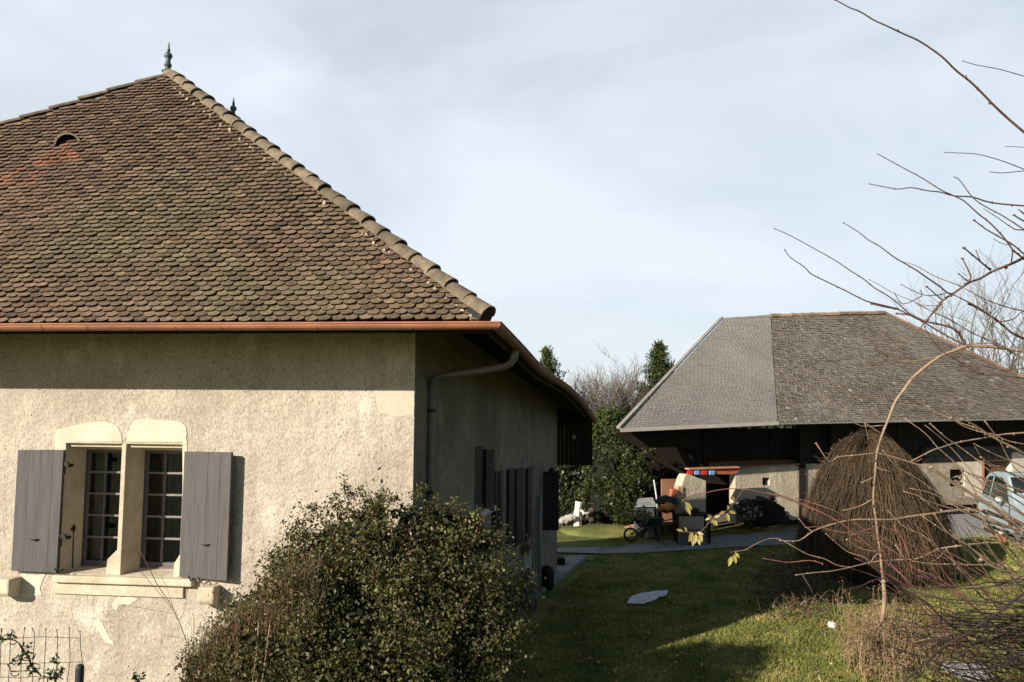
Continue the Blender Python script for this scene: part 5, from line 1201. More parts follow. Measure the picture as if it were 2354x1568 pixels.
# =====================================================  WEEPING SHRUB (broom-like dome)
ws = thing('weeping_shrub', (8.0, 17.6, 0), 'dome of drooping dry brown twigs like a thatched haystack', 'weeping shrub')
wc = at(2000, 1300, 17.6); wc.z = 0; RADW, HW = 1.60, at(2003, 1026, 17.6).z
b = MB(); prof = []
for i in range(12):
    t = i / 11; prof.append((max(0.001, RADW * 0.74 * math.cos(t * math.pi / 2) ** 1.0), HW * 0.92 * math.sin(t * math.pi / 2) ** 1.2))
b.lathe(wc, prof, 28); b.build('inner_twigs', mat('inner_twig_mass', (0.012, 0.009, 0.006), 0.95, var=0.6, scale=8, stretch=(5, 5, 0.6), bump=0.03), ws, smooth=True)  # shade inside the dome put into this near-black core colour
q = np.random.default_rng(21); N = 9500; Vv = []; Ff = []; base = 0
for i in range(N):
    a = q.uniform(0, 2 * math.pi); rim = RADW * q.uniform(0.82, 1.06) * (1 + 0.07 * math.sin(a * 3 + 1) + 0.05 * math.sin(a * 7) + 0.08 * math.cos(a)); H = HW * q.uniform(0.86, 1.06); tmax = q.uniform(0.3, 1.0); t0 = q.uniform(0, 0.5)
    w_ = q.normal(0, 0.34); pts = []
    for k in range(6):
        t = t0 + (max(tmax, t0 + .25) - t0) * k / 5; t = min(t, 1.0)
        th = (1 - t) * math.pi / 2
        rr_ = rim * math.cos(th) ** 1.0 if th < math.pi / 2 - 1e-6 else 0.02
        zz_ = H * math.sin(th) ** 1.2 * (1 + .07 * math.sin(a * 2.6) * (1 - t)) if th > 0 else 0.02
        aa = a + w_ * t + 0.03 * math.sin(k * 2 + i); pts.append((wc.x + math.cos(aa) * rr_, wc.y + math.sin(aa) * rr_, max(0.02, zz_ + q.normal(0, 0.045))))
    P = np.array(pts); r_ = np.array([0.005, 0.005, 0.0047, 0.0042, 0.0035, 0.002])[:, None] * q.uniform(0.7, 1.4)
    tg = np.gradient(P, axis=0); tg /= np.linalg.norm(tg, axis=1, keepdims=True) + 1e-9; sd = np.cross(tg, np.array([math.cos(a), math.sin(a), 0.3])); sd /= np.linalg.norm(sd, axis=1, keepdims=True) + 1e-9; ou = np.cross(sd, tg)
    for k in range(3):
        w__ = 2 * math.pi * k / 3; Vv.append(P + (sd * math.cos(w__) + ou * math.sin(w__)) * r_)
    for k in range(3):
        for j in range(5): Ff.append((base + k * 6 + j, base + ((k + 1) % 3) * 6 + j, base + ((k + 1) % 3) * 6 + j + 1, base + k * 6 + j + 1))
    base += 18
build_np('drooping_twigs', np.concatenate(Vv), np.array(Ff), mat('broom_twig', (0.105, 0.072, 0.038), 0.85, scale=1.2, col2=(0.040, 0.028, 0.016), island=0.55), ws)  # twig colour darkened overall in place of missing shade
b = MB()
for i in range(150):
    a = rnd.uniform(0, 6.28); rq_ = rnd.uniform(.1, .95); s0 = wc + Vector((math.cos(a) * rq_ * 1.25, math.sin(a) * rq_ * 1.25, HW * .93 * math.sqrt(max(0, 1 - rq_ ** 2.2)))); e = s0 + Vector((math.cos(a) * rnd.uniform(.15, .5), math.sin(a) * .3, rnd.uniform(.05, .4)))
    b.tube(smooth_path([s0, s0.lerp(e, .5) + Vector((0, 0, .06)), e], 3), 0.006, 4)
b.build('stray_twigs', M['twig_brown'], ws)

# =====================================================  PARKED CAR
car = thing('parked_car', at(2300, 1215, 23.0), 'pale blue grey compact car parked facing right beside the barn', 'car'); car.location.z = 0
cd = Vector((-0.20, -0.98, 0)).normalized(); cs_ = Vector((-cd.y, cd.x, 0))        # forward, left side
ca = at(2246, 1215, 24.4); ca = Vector((ca.x, ca.y, 0)) + cd * 0.02
CWD = 1.62; near = -cs_                                                    # towards the camera
def Cp(l, w, z): return ca + cd * l - near * w + Zv * z                     # w = 0 at the near flank, grows away
side = [(0.00, 0.45), (0.03, 0.75), (0.08, 0.95), (0.22, 1.10), (0.34, 1.62), (0.55, 1.78), (1.0, 1.84), (1.5, 1.84), (1.85, 1.78), (2.55, 1.18), (2.75, 1.08), (3.2, 0.96), (3.42, 0.82), (3.5, 0.55), (3.48, 0.3)]
lowr = [(3.48, 0.3), (3.2, 0.24), (0.9, 0.24), (0.1, 0.3)]
def wid(z): return 0.0 if z < 0.95 else (z - 0.95) * 0.22
b = MB(); prof = side + [(3.2, 0.24), (0.9, 0.24), (0.05, 0.28)]
n = len(prof); L = [Cp(l, 0.02 + wid(z), z) for l, z in prof]; Rr = [Cp(l, CWD - 0.02 - wid(z), z) for l, z in prof]
b.add(L + Rr, [tuple(range(n)), tuple(reversed(range(n, 2 * n)))] + [((i + 1) % n, i, n + i, n + (i + 1) % n) for i in range(n)])
M['carpaint'] = mat('pale_blue_paint_metallic', (0.30, 0.37, 0.39), 0.28, var=0.06, scale=2, spec=0.6)
cb_ = b.build('body', M['carpaint'], car, bevel=0.045)
M['carglass'] = mat('car_glass', (0.02, 0.03, 0.028), 0.06, var=0.5, scale=2, spec=0.8)
def cpanel(name, pts, m, off=-0.006, th=0.012, parent=car):
    b = MB(); P = [Cp(l, wid(z) + 0.014 + off, z) for l, z in pts]; b.prism(P, near * 0.008); return b.build(name, m, parent)
cpanel('rear_side_window', [(0.36, 1.13), (0.50, 1.56), (0.66, 1.67), (0.93, 1.70), (0.86, 1.10)], M['carglass'])
cpanel('door_window', [(0.97, 1.09), (1.06, 1.70), (1.55, 1.70), (1.85, 1.58), (2.30, 1.06)], M['carglass'])
dr = cpanel('door', [(0.92, 0.40), (0.90, 1.02), (2.38, 1.02), (2.30, 0.40)], M['carpaint'], off=-0.012)
cpanel('door_handle', [(1.02, 0.92), (1.02, 0.96), (1.16, 0.96), (1.16, 0.92)], M['iron'], off=-0.03, parent=dr)
b = MB(); P = [(1.90, 1.735), (2.52, 1.19)]
b.add([Cp(P[0][0], 0.02 + wid(P[0][1]) + .06, P[0][1] + .012), Cp(P[1][0], 0.12, P[1][1] + .012), Cp(P[1][0], CWD - 0.12, P[1][1] + .012), Cp(P[0][0], CWD - 0.02 - wid(P[0][1]) - .06, P[0][1] + .012)], [(0, 1, 2, 3)]); b.build('windscreen', M['carglass'], car)
b = MB(); b.blob(Cp(2.15, -0.16, 1.14), 0.10, 10, 7, 0.05, 1, 1, (1, 0.9, .8)); b.build('wing_mirror', mat('mirror_shell', (0.62, 0.6, 0.6), 0.4, var=0.2), car, smooth=True)
for l in (0.62, 2.80):
    w = thing('wheel', Cp(l, 0, 0.29), None, None); par(w, car); b = MB(); c0 = Cp(l, 0.03, 0.29)
    b.lathe(c0, [(0.29, 0.0), (0.30, -0.02), (0.30, -0.16), (0.2, -0.17)], 20, near); b.build('tyre', mat('tyre_rubber', (0.012, 0.012, 0.012), 0.8, var=0.3), w)
    b = MB(); b.lathe(c0 + near * 0.012, [(0.18, 0), (0.17, 0.01), (0.05, 0.02), (0.01, 0.02)], 14, near); b.build('rim', mat('rim_silver', (0.35, 0.36, 0.37), 0.4, var=0.2, metal=0.5), w)
b = MB(); b.box(Cp(3.35, 0.05, 0.32), cd * 0.17, -near * (CWD - 0.1), Zv * 0.28); b.build('front_bumper', mat('grey_plastic', (0.08, 0.085, 0.09), 0.7, var=0.2), car, bevel=0.03)
b = MB(); b.blob(Cp(3.3, 0.14, 0.78), 0.13, 10, 7, 0.0, 1, 1, (1, 1, .7)); b.build('headlight', mat('headlight_glass', (0.6, 0.62, 0.62), 0.15, var=0.2), car, smooth=True)
for nm, P_ in (('door_seam', [(0.90, 1.02), (0.92, 0.40), (2.30, 0.40), (2.38, 1.02)]), ('sill_moulding', [(0.25, 0.58), (2.9, 0.58)])):
    b = MB(); b.tube([Cp(l, wid(z) - 0.004, z) for l, z in P_], 0.007 if nm == 'door_seam' else 0.018, 5); b.build(nm, M['iron'], car)
b = MB(); b.box(Cp(0.02, 0.10, 0.34), cd * -0.05, -near * (CWD - 0.2), Zv * 0.2); b.build('rear_bumper', mat('rear_plastic', (0.08, 0.085, 0.09), 0.7, var=0.2), car, bevel=0.02)
# timber offcuts before the car
for i, (x0, y0, x1, y1, r, lab, cc) in enumerate([(2262, 1204, 2290, 1214, .06, 'pale broken plank end nearest the drive', (0.5, 0.42, 0.34)), (2272, 1212, 2296, 1224, .08, 'dark brown plank in the timber scraps', (0.06, 0.035, 0.025)), (2290, 1218, 2330, 1220, .06, 'pale plank lying below the car', (0.45, 0.38, 0.3)),
        (2282, 1226, 2312, 1236, .07, 'tan plank lowest in the timber scraps', (0.38, 0.3, 0.22)), (2300, 1208, 2345, 1214, .05, 'thin grey plank under the bumper', (0.35, 0.33, 0.3)), (2298, 1238, 2312, 1242, .10, 'rust orange block among the timber scraps', (0.45, 0.15, 0.06))]):
    a = ground(x0, y0 + 14) + Zv * r; c_ = ground(x1, y1 + 14) + Zv * r; b = MB(); b.box(a, c_ - a, Vector((0.03, 0.16, 0)), Zv * r * 1.2); tag(b.build('timber_scrap', mat('scrap_%d' % i, cc, 0.85, var=0.35, scale=8), bevel=0.01), lab, 'plank', 'timber scraps by the drive')
# =====================================================  HEDGE, TREES BEHIND
def bushy(name, loc, label, cat, spheres, dens, rc, n, size, m, seed, group=None, shell=0.75, core=0.72, spread=0.6, tr=True, gap=None):
    t = thing(name, loc, label, cat, group); cf = clump_field(spheres, dens, rc, seed, shell)
    if gap is not None: cf = cf[[noise.noise(Vector((c[0] * 1.7, c[1] * 1.7, c[2] * 1.7))) > gap for c in cf]]
    leaf_cloud('leaves', cf, n, size, m, t, seed + 1, spread=spread)
    if core:
        b = MB()
        for i, (x, y, z, r) in enumerate(spheres): b.blob((x, y, z), r * core, 10, 7, 0.25, 1.5, i)
        b.build('inner_foliage', M['core'], t)
    if tr:
        twigs_from('trunk', (loc[0], loc[1], 0), cf, M['bark'], t, 24, 0.05, seed, 5, 0.008)
    return t
M['leaf_hedge'] = foliage('hedge_leaf', (0.062, 0.066, 0.017), (0.02, 0.027, 0.008), isl=.7, sc=1.2, spec=.3, mid=(0.045, 0.055, 0.015))
hs = [qs(*a) for a in [(1395, 1085, 25, .75), (1430, 1130, 24.6, .75), (1445, 1080, 24.8, .5), (1465, 1110, 24.5, .4), (1385, 1150, 24.8, .65), (1440, 1170, 24.2, .42), (1472, 1165, 24.1, .25), (1400, 1180, 24.6, .3), (1420, 1055, 25.2, .42), (1490, 1048, 25.0, .25)]]
bushy('hedge_bush', (3.6, 24.8, 0), 'tall dense glossy evergreen hedge bush touching the barn eave', 'hedge', hs, 420, 0.13, 26, 0.05, M['leaf_hedge'], 41, spread=.7, gap=-.15)
hs2 = [qs(*a) for a in [(1300, 1100, 27, .9), (1330, 1150, 26.5, .7), (1290, 1170, 26.5, .7), (1350, 1090, 27, .8), (1310, 1050, 27.5, .7), (1372, 1180, 25.6, .45)]]
bushy('hedge_bush', (2.4, 26.8, 0), 'dark evergreen hedge bush just past the house gable', 'hedge', hs2, 260, 0.16, 20, 0.07, M['leaf_dark'], 43)
hs3 = [qs(*a) for a in [(1385, 1010, 29, .7), (1410, 985, 29.5, .7), (1400, 1045, 28.5, .8), (1368, 1040, 29, .7), (1440, 1000, 30, .5), (1385, 975, 30, .4)]]
bushy('evergreen_tree', (3.8, 29.5, 0), 'loose olive green evergreen filling the gap between house and barn', 'tree', hs3, 300, 0.15, 20, 0.07, M['leaf_conifer'], 45)
hs4 = [qs(*a) for a in [(1495, 1040, 30, .9), (1540, 1040, 31, .9), (1580, 1050, 31, .8), (1470, 1060, 30, .8)]]
bushy('evergreen_tree', (5.8, 30.6, 0), 'sunlit light green shrub seen through the open barn bay', 'tree', hs4, 200, 0.2, 18, 0.09, foliage('lit_leaf', (0.16, 0.17, 0.05), (0.08, 0.10, 0.025)), 47)
# conifers
def conifer(name, top, bot, halfw, Y, label, seed, m, lean=0, bare=0.0, dens=1.0):
    q = random.Random(seed); T = at(*top, Y); Bz = at(*bot, Y); loc = Vector((Bz.x, Bz.y, 0)); t = thing(name, loc, label, 'tree')
    b = MB(); b.tube([loc, Vector((Bz.x, Bz.y, Bz.z)), T], [0.22, 0.16, 0.015], 7); b.build('trunk', M['bark'], t)
    H = T.z - Bz.z; cl = []; tb = MB(); n = int(90 * dens)
    for i in range(n):
        f = (i + q.random()) / n; z = T.z - H * f ** 0.9; r = halfw * (0.05 + 0.95 * f ** .8) * q.uniform(0.5, 1.25); a = q.uniform(0, 6.283)
        c = T.lerp(Vector((Bz.x, Bz.y, Bz.z)), f); c.z = z; e = c + Vector((math.cos(a) * r, math.sin(a) * r, r * q.uniform(0.15, 0.75)))
        tb.tube([c, c.lerp(e, .6) - Zv * r * .1, e], [0.025, 0.015, 0.006], 4)
        for k in range(max(2, int(r * 7))):
            g = (k + 1) / max(2, int(r * 7)); p = c.lerp(e, g); cl.append((p.x, p.y, p.z - r * .05, 0.10 + 0.05 * (1 - g)))
    tb.build('limbs', M['bark'], t); leaf_cloud('needles', np.array(cl), 15, 0.045, m, t, seed, spread=.6, elong=3.2, up=0.9); return t
conifer('conifer', (1513, 792), (1520, 1010), 1.5, 34, 'dark pointed conifer rising behind the left end of the barn roof', 5, M['leaf_conifer'], dens=3.0)
conifer('conifer', (1537, 845), (1545, 1010), 1.1, 34.5, 'lower conifer tip close to the barn roof edge', 15, M['leaf_conifer'], dens=1.5)
conifer('conifer', (1256, 806), (1262, 1010), 1.25, 32, 'sparse conifer top peeping over the farmhouse eave', 8, M['leaf_conifer'], dens=2.2)
# bare deciduous trees
def bare_tree(name, loc, topz, spread, label, seed, m, nmain=9, depth=4, r0=0.10, upb=0.75, z0=1.0, cat='tree', gen=3, rmin=0.006, sides=4, nb=(6, 8)):
    q = random.Random(seed); t = thing(name, loc, label, cat); loc = Vector(loc); b = MB(); tr_ = MB()
    tr_.tube([loc, loc + Zv * z0], [r0 * 1.6, r0 * 1.3], 8); tr_.build('trunk', m, t)
    def grow(p, d, L, r, g):
        n = 5; pts = [p]; dd = d.copy()
        for i in range(n):
            dd = (dd + Vector((q.gauss(0, .16), q.gauss(0, .16), q.gauss(0.06, .10)))).normalized(); pts.append(pts[-1] + dd * L / n)
        b.tube(pts, [max(rmin * .6, r * (1 - .7 * i / n)) for i in range(n + 1)], sides, cap=False)
        if g > 0:
            for k in range(q.randint(*nb)):
                i = q.randint(1, n); nd = (dd * 0.7 + Vector((q.gauss(0, .55), q.gauss(0, .55), q.uniform(0.0, .55)))).normalized()
                grow(pts[i], nd, L * q.uniform(.45, .72), max(rmin, r * .5), g - 1)
    for i in range(nmain):
        a = 6.283 * i / nmain + q.uniform(-.3, .3); d = Vector((math.cos(a) * spread, math.sin(a) * spread, upb)).normalized()
        grow(loc + Zv * z0, d, (topz - z0) * q.uniform(.5, .72), r0 * .6, gen)
    b.build('branches', m, t, smooth=True); return t
M['twig_far'] = mat('far_twig', (0.19, 0.16, 0.13), 0.85, scale=3, col2=(0.10, 0.085, 0.075))
p = at(1395, 1000, 33); bare_tree('bare_tree', (p.x, p.y, 0), at(1395, 845, 33).z - 0.2, 0.55, 'rounded bare tree with fine upright twigs between house and barn', 3, M['twig_far'], 12, z0=1.2, gen=3, upb=0.85, rmin=0.008)
p = at(2290, 900, 38); bare_tree('bare_tree', (p.x, p.y, 0), at(2290, 610, 38).z, 0.42, 'tall airy bare tree behind the right end of the barn', 21, M['twig_far'], 8, z0=2.5, gen=3, upb=1.0, rmin=0.007, r0=.10, nb=(3, 5))
p = at(2365, 900, 40); bare_tree('bare_tree', (p.x, p.y, 0), at(2360, 690, 40).z, 0.5, 'second bare tree behind the barn hip, at the right edge', 22, M['twig_far'], 9, z0=2.5, gen=3, upb=1.0, rmin=0.007, r0=.10, nb=(3, 5))
# distant tree belt closing the horizon
sph = []
q = random.Random(3)
for i in range(70):
    x = -70 + i * 2.4 + q.uniform(-1, 1); sph.append((x, 62 + q.uniform(-3, 3), q.uniform(.5, 1.6), q.uniform(1.4, 2.4)))
cf = clump_field(sph, 16, 0.6, 8); tb_ = leaf_cloud('distant_trees', cf, 26, 0.28, M['leaf_dark'], None, 9, spread=.7); tag(tb_, 'far dark belt of trees closing the horizon', 'woodland', kind='stuff')
b = MB()
for (x, y, z, r) in sph: b.blob((x, y, z), r * .8, 8, 6, .2)
b.build('inner_foliage', M['core'], tb_)

# =====================================================  DRY WEEDS ON THE LAWN
dw = thing('dry_weed_clump', ground(2000, 1480), 'tangle of dry tan weeds standing on the sunlit lawn', 'dry weeds')
q = random.Random(6); b = MB(); g = np.random.default_rng(5); cl = []
outl = [(1905, 1378), (1960, 1366), (2040, 1420), (2090, 1440), (2150, 1500), (2160, 1580), (2000, 1540), (1950, 1470), (1920, 1440)]
for i in range(900):
    gx_, gy_ = q.gauss(2040, 75), q.gauss(1495, 42)
    if gx_ < 1890 + max(0, (gy_ - 1440)) * 0.6 or gy_ < 1400: continue
    s = ground(gx_, gy_); h = q.uniform(.10, .50) * (.5 + .9 * abs(noise.noise(Vector((gx_ * .03, gy_ * .05, 0)))) * 2) * (1.0 if gx_ < 2090 else .6); e = s + Vector((q.gauss(0, .09), q.gauss(0, .09), h)); mid = s.lerp(e, .5) + Vector((q.gauss(0, .03), q.gauss(0, .03), .02))
    b.tube([s, mid, e], [.0045, .0035, .002], 3, cap=False); cl += [(*e, .05), (*mid, .05)] if q.random() < .6 else []
    if q.random() < .4: b.tube([mid, mid + Vector((q.gauss(0, .1), q.gauss(0, .1), q.uniform(.02, .16)))], .0022, 3, cap=False)
b.build('stalks', mat('dry_stalk', (0.25, 0.175, 0.095), 0.9, scale=3, col2=(0.13, 0.09, 0.05), island=.4), dw)
leaf_cloud('dry_leaves', np.array(cl), 7, 0.022, mat('dry_leaf', (0.22, 0.15, 0.08), 0.9, var=.4, island=.4), dw, 61, spread=.9)
sh = thing('shaded_brush', ground(1840, 1390), 'low dark leafless brush at the edge of the house shadow', 'brush')
b = MB(); cl = []
for i in range(520):
    s = ground(q.gauss(1835, 52), q.gauss(1352, 34)); e = s + Vector((q.gauss(0, .2), q.gauss(0, .15), q.uniform(.08, .42))); mid = s.lerp(e, .5) + Vector((q.gauss(0, .05), q.gauss(0, .05), .03)); b.tube([s, mid, e], [.006, .005, .003], 3, cap=False); cl.append((*mid, .06))
b.build('twigs', M['twig_brown'], sh); leaf_cloud('leaves', np.array(cl), 5, 0.03, M['leaf_dark'], sh, 62, spread=1)

# =====================================================  BARE SHRUBS IN THE FOREGROUND RIGHT
def cA(x, y): return ((2400 + x / 1.5675) / 1.36, (y / 1.5675) / 1.36)
def cB(x, y): return ((2400 + x / 1.96) / 1.36, (950 + y / 1.96) / 1.36)
def cC(x, y): return ((2300 + x / 2.481) / 1.36, (1500 + y / 2.481) / 1.36)
def cD(x, y): return ((2600 + x / 3.63) / 1.36, (1700 + y / 3.63) / 1.36)
bq = random.Random(77)
class Shrub:
    def __init__(s, name, base, label, cat, m):
        s.t = thing(name, base, label, cat); s.m = m; s.base = Vector(base); s.b = MB(); s.buds = MB(); s.allp = []
    def br(s, conv, pts, Y0, Y1, w0, w1, ext=None, twigs=0, n=6, buds=True, cont=None):
        "w in photo-wide pixels (2353 wide); ext: join the base through this world point"
        k = len(pts); P = []
        for i, (x, y) in enumerate(pts):
            Y = Y0 + (Y1 - Y0) * i / max(1, k - 1) + bq.uniform(-.02, .02); P.append(at(*conv(x, y), Y))
        W = [(w0 + (w1 - w0) * (i / max(1, k - 1))) * (Y0 + (Y1 - Y0) * i / max(1, k - 1)) / FPX / 2 for i in range(k)]
        if ext is not None:
            E_ = Vector(ext); d = (P[-1] - P[-2]).normalized(); L = (E_ - P[-1]).length; P += [P[-1] + d * L * .33 + Vector((0, 0, 0)), E_]; W += [W[-1] * 1.25, W[-1] * 1.6]
        Sm = smooth_path(P, 3); Wm = [W[min(i // 3, len(W) - 1)] * (1 - (i % 3) / 3) + W[min(i // 3 + 1, len(W) - 1)] * (i % 3) / 3 for i in range(len(Sm))]
        s.b.tube(Sm, Wm, n); s.allp.append((Sm, Wm))
        if buds:
            for i in range(2, len(Sm) - 1, 3):
                if bq.random() < .7: s.buds.blob(Sm[i] + Vector((bq.uniform(-1, 1), bq.uniform(-1, 1), bq.uniform(-1, 1))).normalized() * Wm[i] * .8, max(.005, Wm[i] * 1.25), 6, 4, .1, sq=(1, 1, 1.5))
            s.buds.blob(Sm[0], max(.0055, Wm[0] * 1.8), 6, 4, .1, sq=(1.5, 1, 1))
        for _ in range(twigs):
            i = bq.randrange(1, len(Sm) - 1); d = (Sm[i + 1] - Sm[i - 1]).normalized(); dr = (d * -bq.uniform(.3, 1) + Vector((bq.gauss(0, .7), bq.gauss(0, .7), bq.gauss(.2, .7)))).normalized(); L = bq.uniform(.08, .35)
            m1 = Sm[i] + dr * L * .5 + Vector((bq.gauss(0, .02), bq.gauss(0, .02), bq.gauss(0, .02))); s.b.tube([Sm[i], m1, m1 + dr * L * .5 + Vector((0, 0, .03))], [Wm[i] * .5, Wm[i] * .4, .0022], 4)
    def done(s):
        s.b.add(s.buds.v, s.buds.f); s.b.build('branches', s.m, s.t, smooth=True)

TB = Vector((9.0, 11.0, 0))
tree = Shrub('leafless_tree', TB, 'leafless tree outside the right edge reaching dark branches across the sky', 'tree', M['twig_brown'])
T = lambda z: Vector((9.0, 11.0, z))
tree.b.tube(smooth_path([Vector((9.1, 11.05, 0)), T(1.2) + Vector((.06, .03, 0)), T(2.6) + Vector((-.05, .04, 0)), T(4.2) + Vector((.04, -.03, 0)), T(5.6), T(7.0) + Vector((.09, .05, 0)), T(8.6) + Vector((-.1, .1, 0))], 3), [.14 - .006 * i for i in range(19)], 8)
tree.br(cA, [(330, 0), (400, 38), (455, 60), (520, 100), (582, 128), (660, 165), (732, 197), (800, 240), (862, 287), (920, 345), (990, 400), (1050, 458), (1112, 522), (1180, 585), (1254, 648)], 9.5, 10.3, 2.6, 6.2, T(5.2))
tree.br(cA, [(955, 300), (1025, 320), (1133, 340), (1254, 374)], 10, 10.4, 1.6, 2.2, T(7.4))
tree.br(cA, [(865, 747), (928, 750), (1030, 757), (1150, 790), (1254, 830)], 10, 10.5, 1.4, 2.4, T(5.0))
tree.br(cA, [(1165, 718), (1254, 722)], 10, 10.2, 1.3, 1.6, T(6))
tree.br(cA, [(1088, 843), (1150, 848), (1254, 838)], 10, 10.3, 1.6, 2.2, T(5.8))
tree.br(cA, [(498, 902), (585, 919), (640, 927), (705, 920), (780, 935), (845, 942), (910, 960), (1000, 966), (1060, 985), (1125, 998), (1254, 1009)], 9.6, 10.3, 1.8, 3.8, T(5.2))
tree.br(cA, [(538, 755), (587, 782), (660, 822), (755, 873), (845, 930), (910, 960), (960, 985), (1030, 1048), (1090, 1095), (1160, 1170), (1200, 1225), (1254, 1270)], 9.6, 10.3, 1.6, 4.2, T(4.2))
tree.br(cA, [(913, 868), (940, 885), (1000, 965), (1060, 1010), (1145, 1055), (1254, 1125)], 9.8, 10.2, 1.6, 3, T(4.7))
tree.br(cA, [(1058, 1025), (1130, 1070), (1205, 1122), (1254, 1128)], 9.8, 10.2, 1.4, 3, T(4.8))
tree.br(cA, [(1205, 1055), (1254, 1085)], 9.8, 10.2, 3, 3.4, T(4.6)); tree.br(cA, [(1228, 1028), (1254, 1050)], 9.8, 10.2, 1.8, 2, T(4.8))
tree.br(cA, [(1010, 1080), (1070, 1125), (1140, 1165), (1200, 1200), (1254, 1245)], 9.8, 10.2, 2.8, 3.6, T(4.3))
tree.br(cA, [(1105, 1172), (1150, 1195), (1200, 1200)], 9.9, 10.1, 1.2, 2, None)
tree.br(cA, [(780, 1568), (820, 1515), (860, 1470), (920, 1430), (985, 1385), (1040, 1365), (1100, 1330), (1200, 1290), (1254, 1262)], 9.9, 10.4, 3.8, 7.2, T(4.2), twigs=4)
tree.br(cB, [(600, 360), (672, 378), (735, 325), (845, 240), (915, 170), (975, 98), (1062, 0)], 9.8, 9.9, 1.6, 3.8)
tree.br(cB, [(598, 352), (640, 360), (735, 350)], 9.8, 9.85, 1.4, 1.8); tree.br(cB, [(695, 168), (760, 220), (845, 242)], 9.8, 9.85, 1.6, 2.2); tree.br(cB, [(620, 185), (650, 250), (735, 325)], 9.8, 9.85, 1.3, 2.4)
tree.br(cA, [(370, 1092), (443, 1137), (490, 1175), (548, 1208), (610, 1255), (650, 1280), (720, 1320), (770, 1355), (836, 1400), (880, 1435), (905, 1440)], 9.5, 10.0, 1.6, 4.2)
tree.br(cA, [(33, 1121), (110, 1155), (220, 1215), (335, 1280), (400, 1325), (465, 1365), (520, 1410), (580, 1445), (640, 1490), (690, 1535), (755, 1568)], 9.3, 10.0, 1.6, 3.2)
tree.br(cA, [(82, 1225), (110, 1262), (180, 1310), (210, 1342), (270, 1372), (380, 1425), (480, 1475), (560, 1495), (640, 1515)], 9.3, 9.8, 1.8, 3.4)
tree.br(cB, [(790, 60), (870, 70), (960, 108), (1050, 125), (1130, 150), (1180, 195), (1210, 250)], 9.8, 10.0, 3.2, 5.4)
tree.br(cB, [(635, 0), (730, 22), (800, 35), (860, 65), (940, 105), (1040, 165), (1130, 215), (1200, 250)], 9.8, 10.0, 3.0, 3.4)
tree.br(cA, [(653, 1395), (750, 1443), (810, 1448), (870, 1440)], 9.8, 10, 1.5, 2.6); tree.br(cA, [(620, 1438), (663, 1490), (755, 1450)], 9.8, 10, 1.5, 2.2); tree.br(cA, [(778, 1405), (850, 1468)], 9.8, 10, 2.8, 3.4)
tree.br(cA, [(748, 1425), (757, 1446)], 9.85, 9.9, 1.8, 2)
tree.br(cA, [(910, 1445), (1000, 1490), (1050, 1520), (1120, 1568)], 10, 10.1, 2.6, 4.4); tree.br(cB, [(1235, 0), (1350, 65), (1420, 115), (1490, 175), (1568, 215)], 10.1, 10.4, 4.2, 5.6, T(3.2))
tree.br(cA, [(960, 1215), (1020, 1265), (1090, 1325)], 10, 10.2, 3.6, 4.2); tree.br(cA, [(953, 1268), (992, 1350), (985, 1380)], 10, 10.1, 3, 3.4); tree.br(cA, [(1020, 1230), (1045, 1285), (1095, 1320)], 10, 10.1, 1.8, 2.6); tree.br(cA, [(935, 1343), (980, 1380)], 10, 10.1, 2.2, 2.8); tree.br(cA, [(1200, 1228), (1192, 1285)], 10.2, 10.3, 3.2, 3.2)
tree.br(cB, [(1420, 110), (1500, 95), (1540, 60), (1568, 40)], 10.2, 10.3, 3, 2.4, None)
tree.br(cB, [(960, 140), (1010, 230), (1080, 300), (1130, 325), (1180, 360), (1250, 410), (1330, 435), (1440, 440), (1568, 455)], 9.9, 10.3, 2, 3.6, T(2.2))
tree.br(cB, [(1220, 372), (1350, 385), (1440, 410), (1568, 395)], 10, 10.3, 1.4, 2.2, T(2.6))
tree.br(cB, [(1210, 250), (1300, 243), (1375, 243), (1430, 280)], 9.95, 10.0, 2, 2.4)
tree.done()
t2 = Shrub('leafless_tree', Vector((9.3, 11.6, 0)), 'pale twigged leafless tree outside the right edge, its light shoots above the barn', 'tree', M['twig_tan'])
t2.b.tube([Vector((9.3, 11.6, 0)), Vector((9.3, 11.6, 4.8))], [.09, .06], 8); U2 = lambda z: Vector((9.3, 11.6, z))
t2.br(cA, [(495, 1370), (560, 1405), (620, 1440), (720, 1480), (800, 1525), (890, 1568), (1020, 1640), (1120, 1690), (1254, 1760)], 10.3, 10.9, 1.2, 2.2, U2(3.0), buds=True)
t2.br(cA, [(650, 1280), (720, 1300), (820, 1355), (940, 1400)], 10.3, 10.5, 1.3, 2.0); t2.br(cA, [(940, 1400), (1060, 1465), (1170, 1505), (1254, 1525)], 10.5, 10.9, 2.2, 3.4, U2(4.4))
t2.br(cA, [(905, 0), (980, 28), (1000, 40)], 10.5, 10.6, 1.0, 1.0) if False else None
t2.br(cB, [(910, 0), (1000, 45), (1110, 90), (1250, 180), (1400, 240), (1568, 340)], 10.3, 10.9, 1.2, 2.0, U2(2.6))
t2.done()

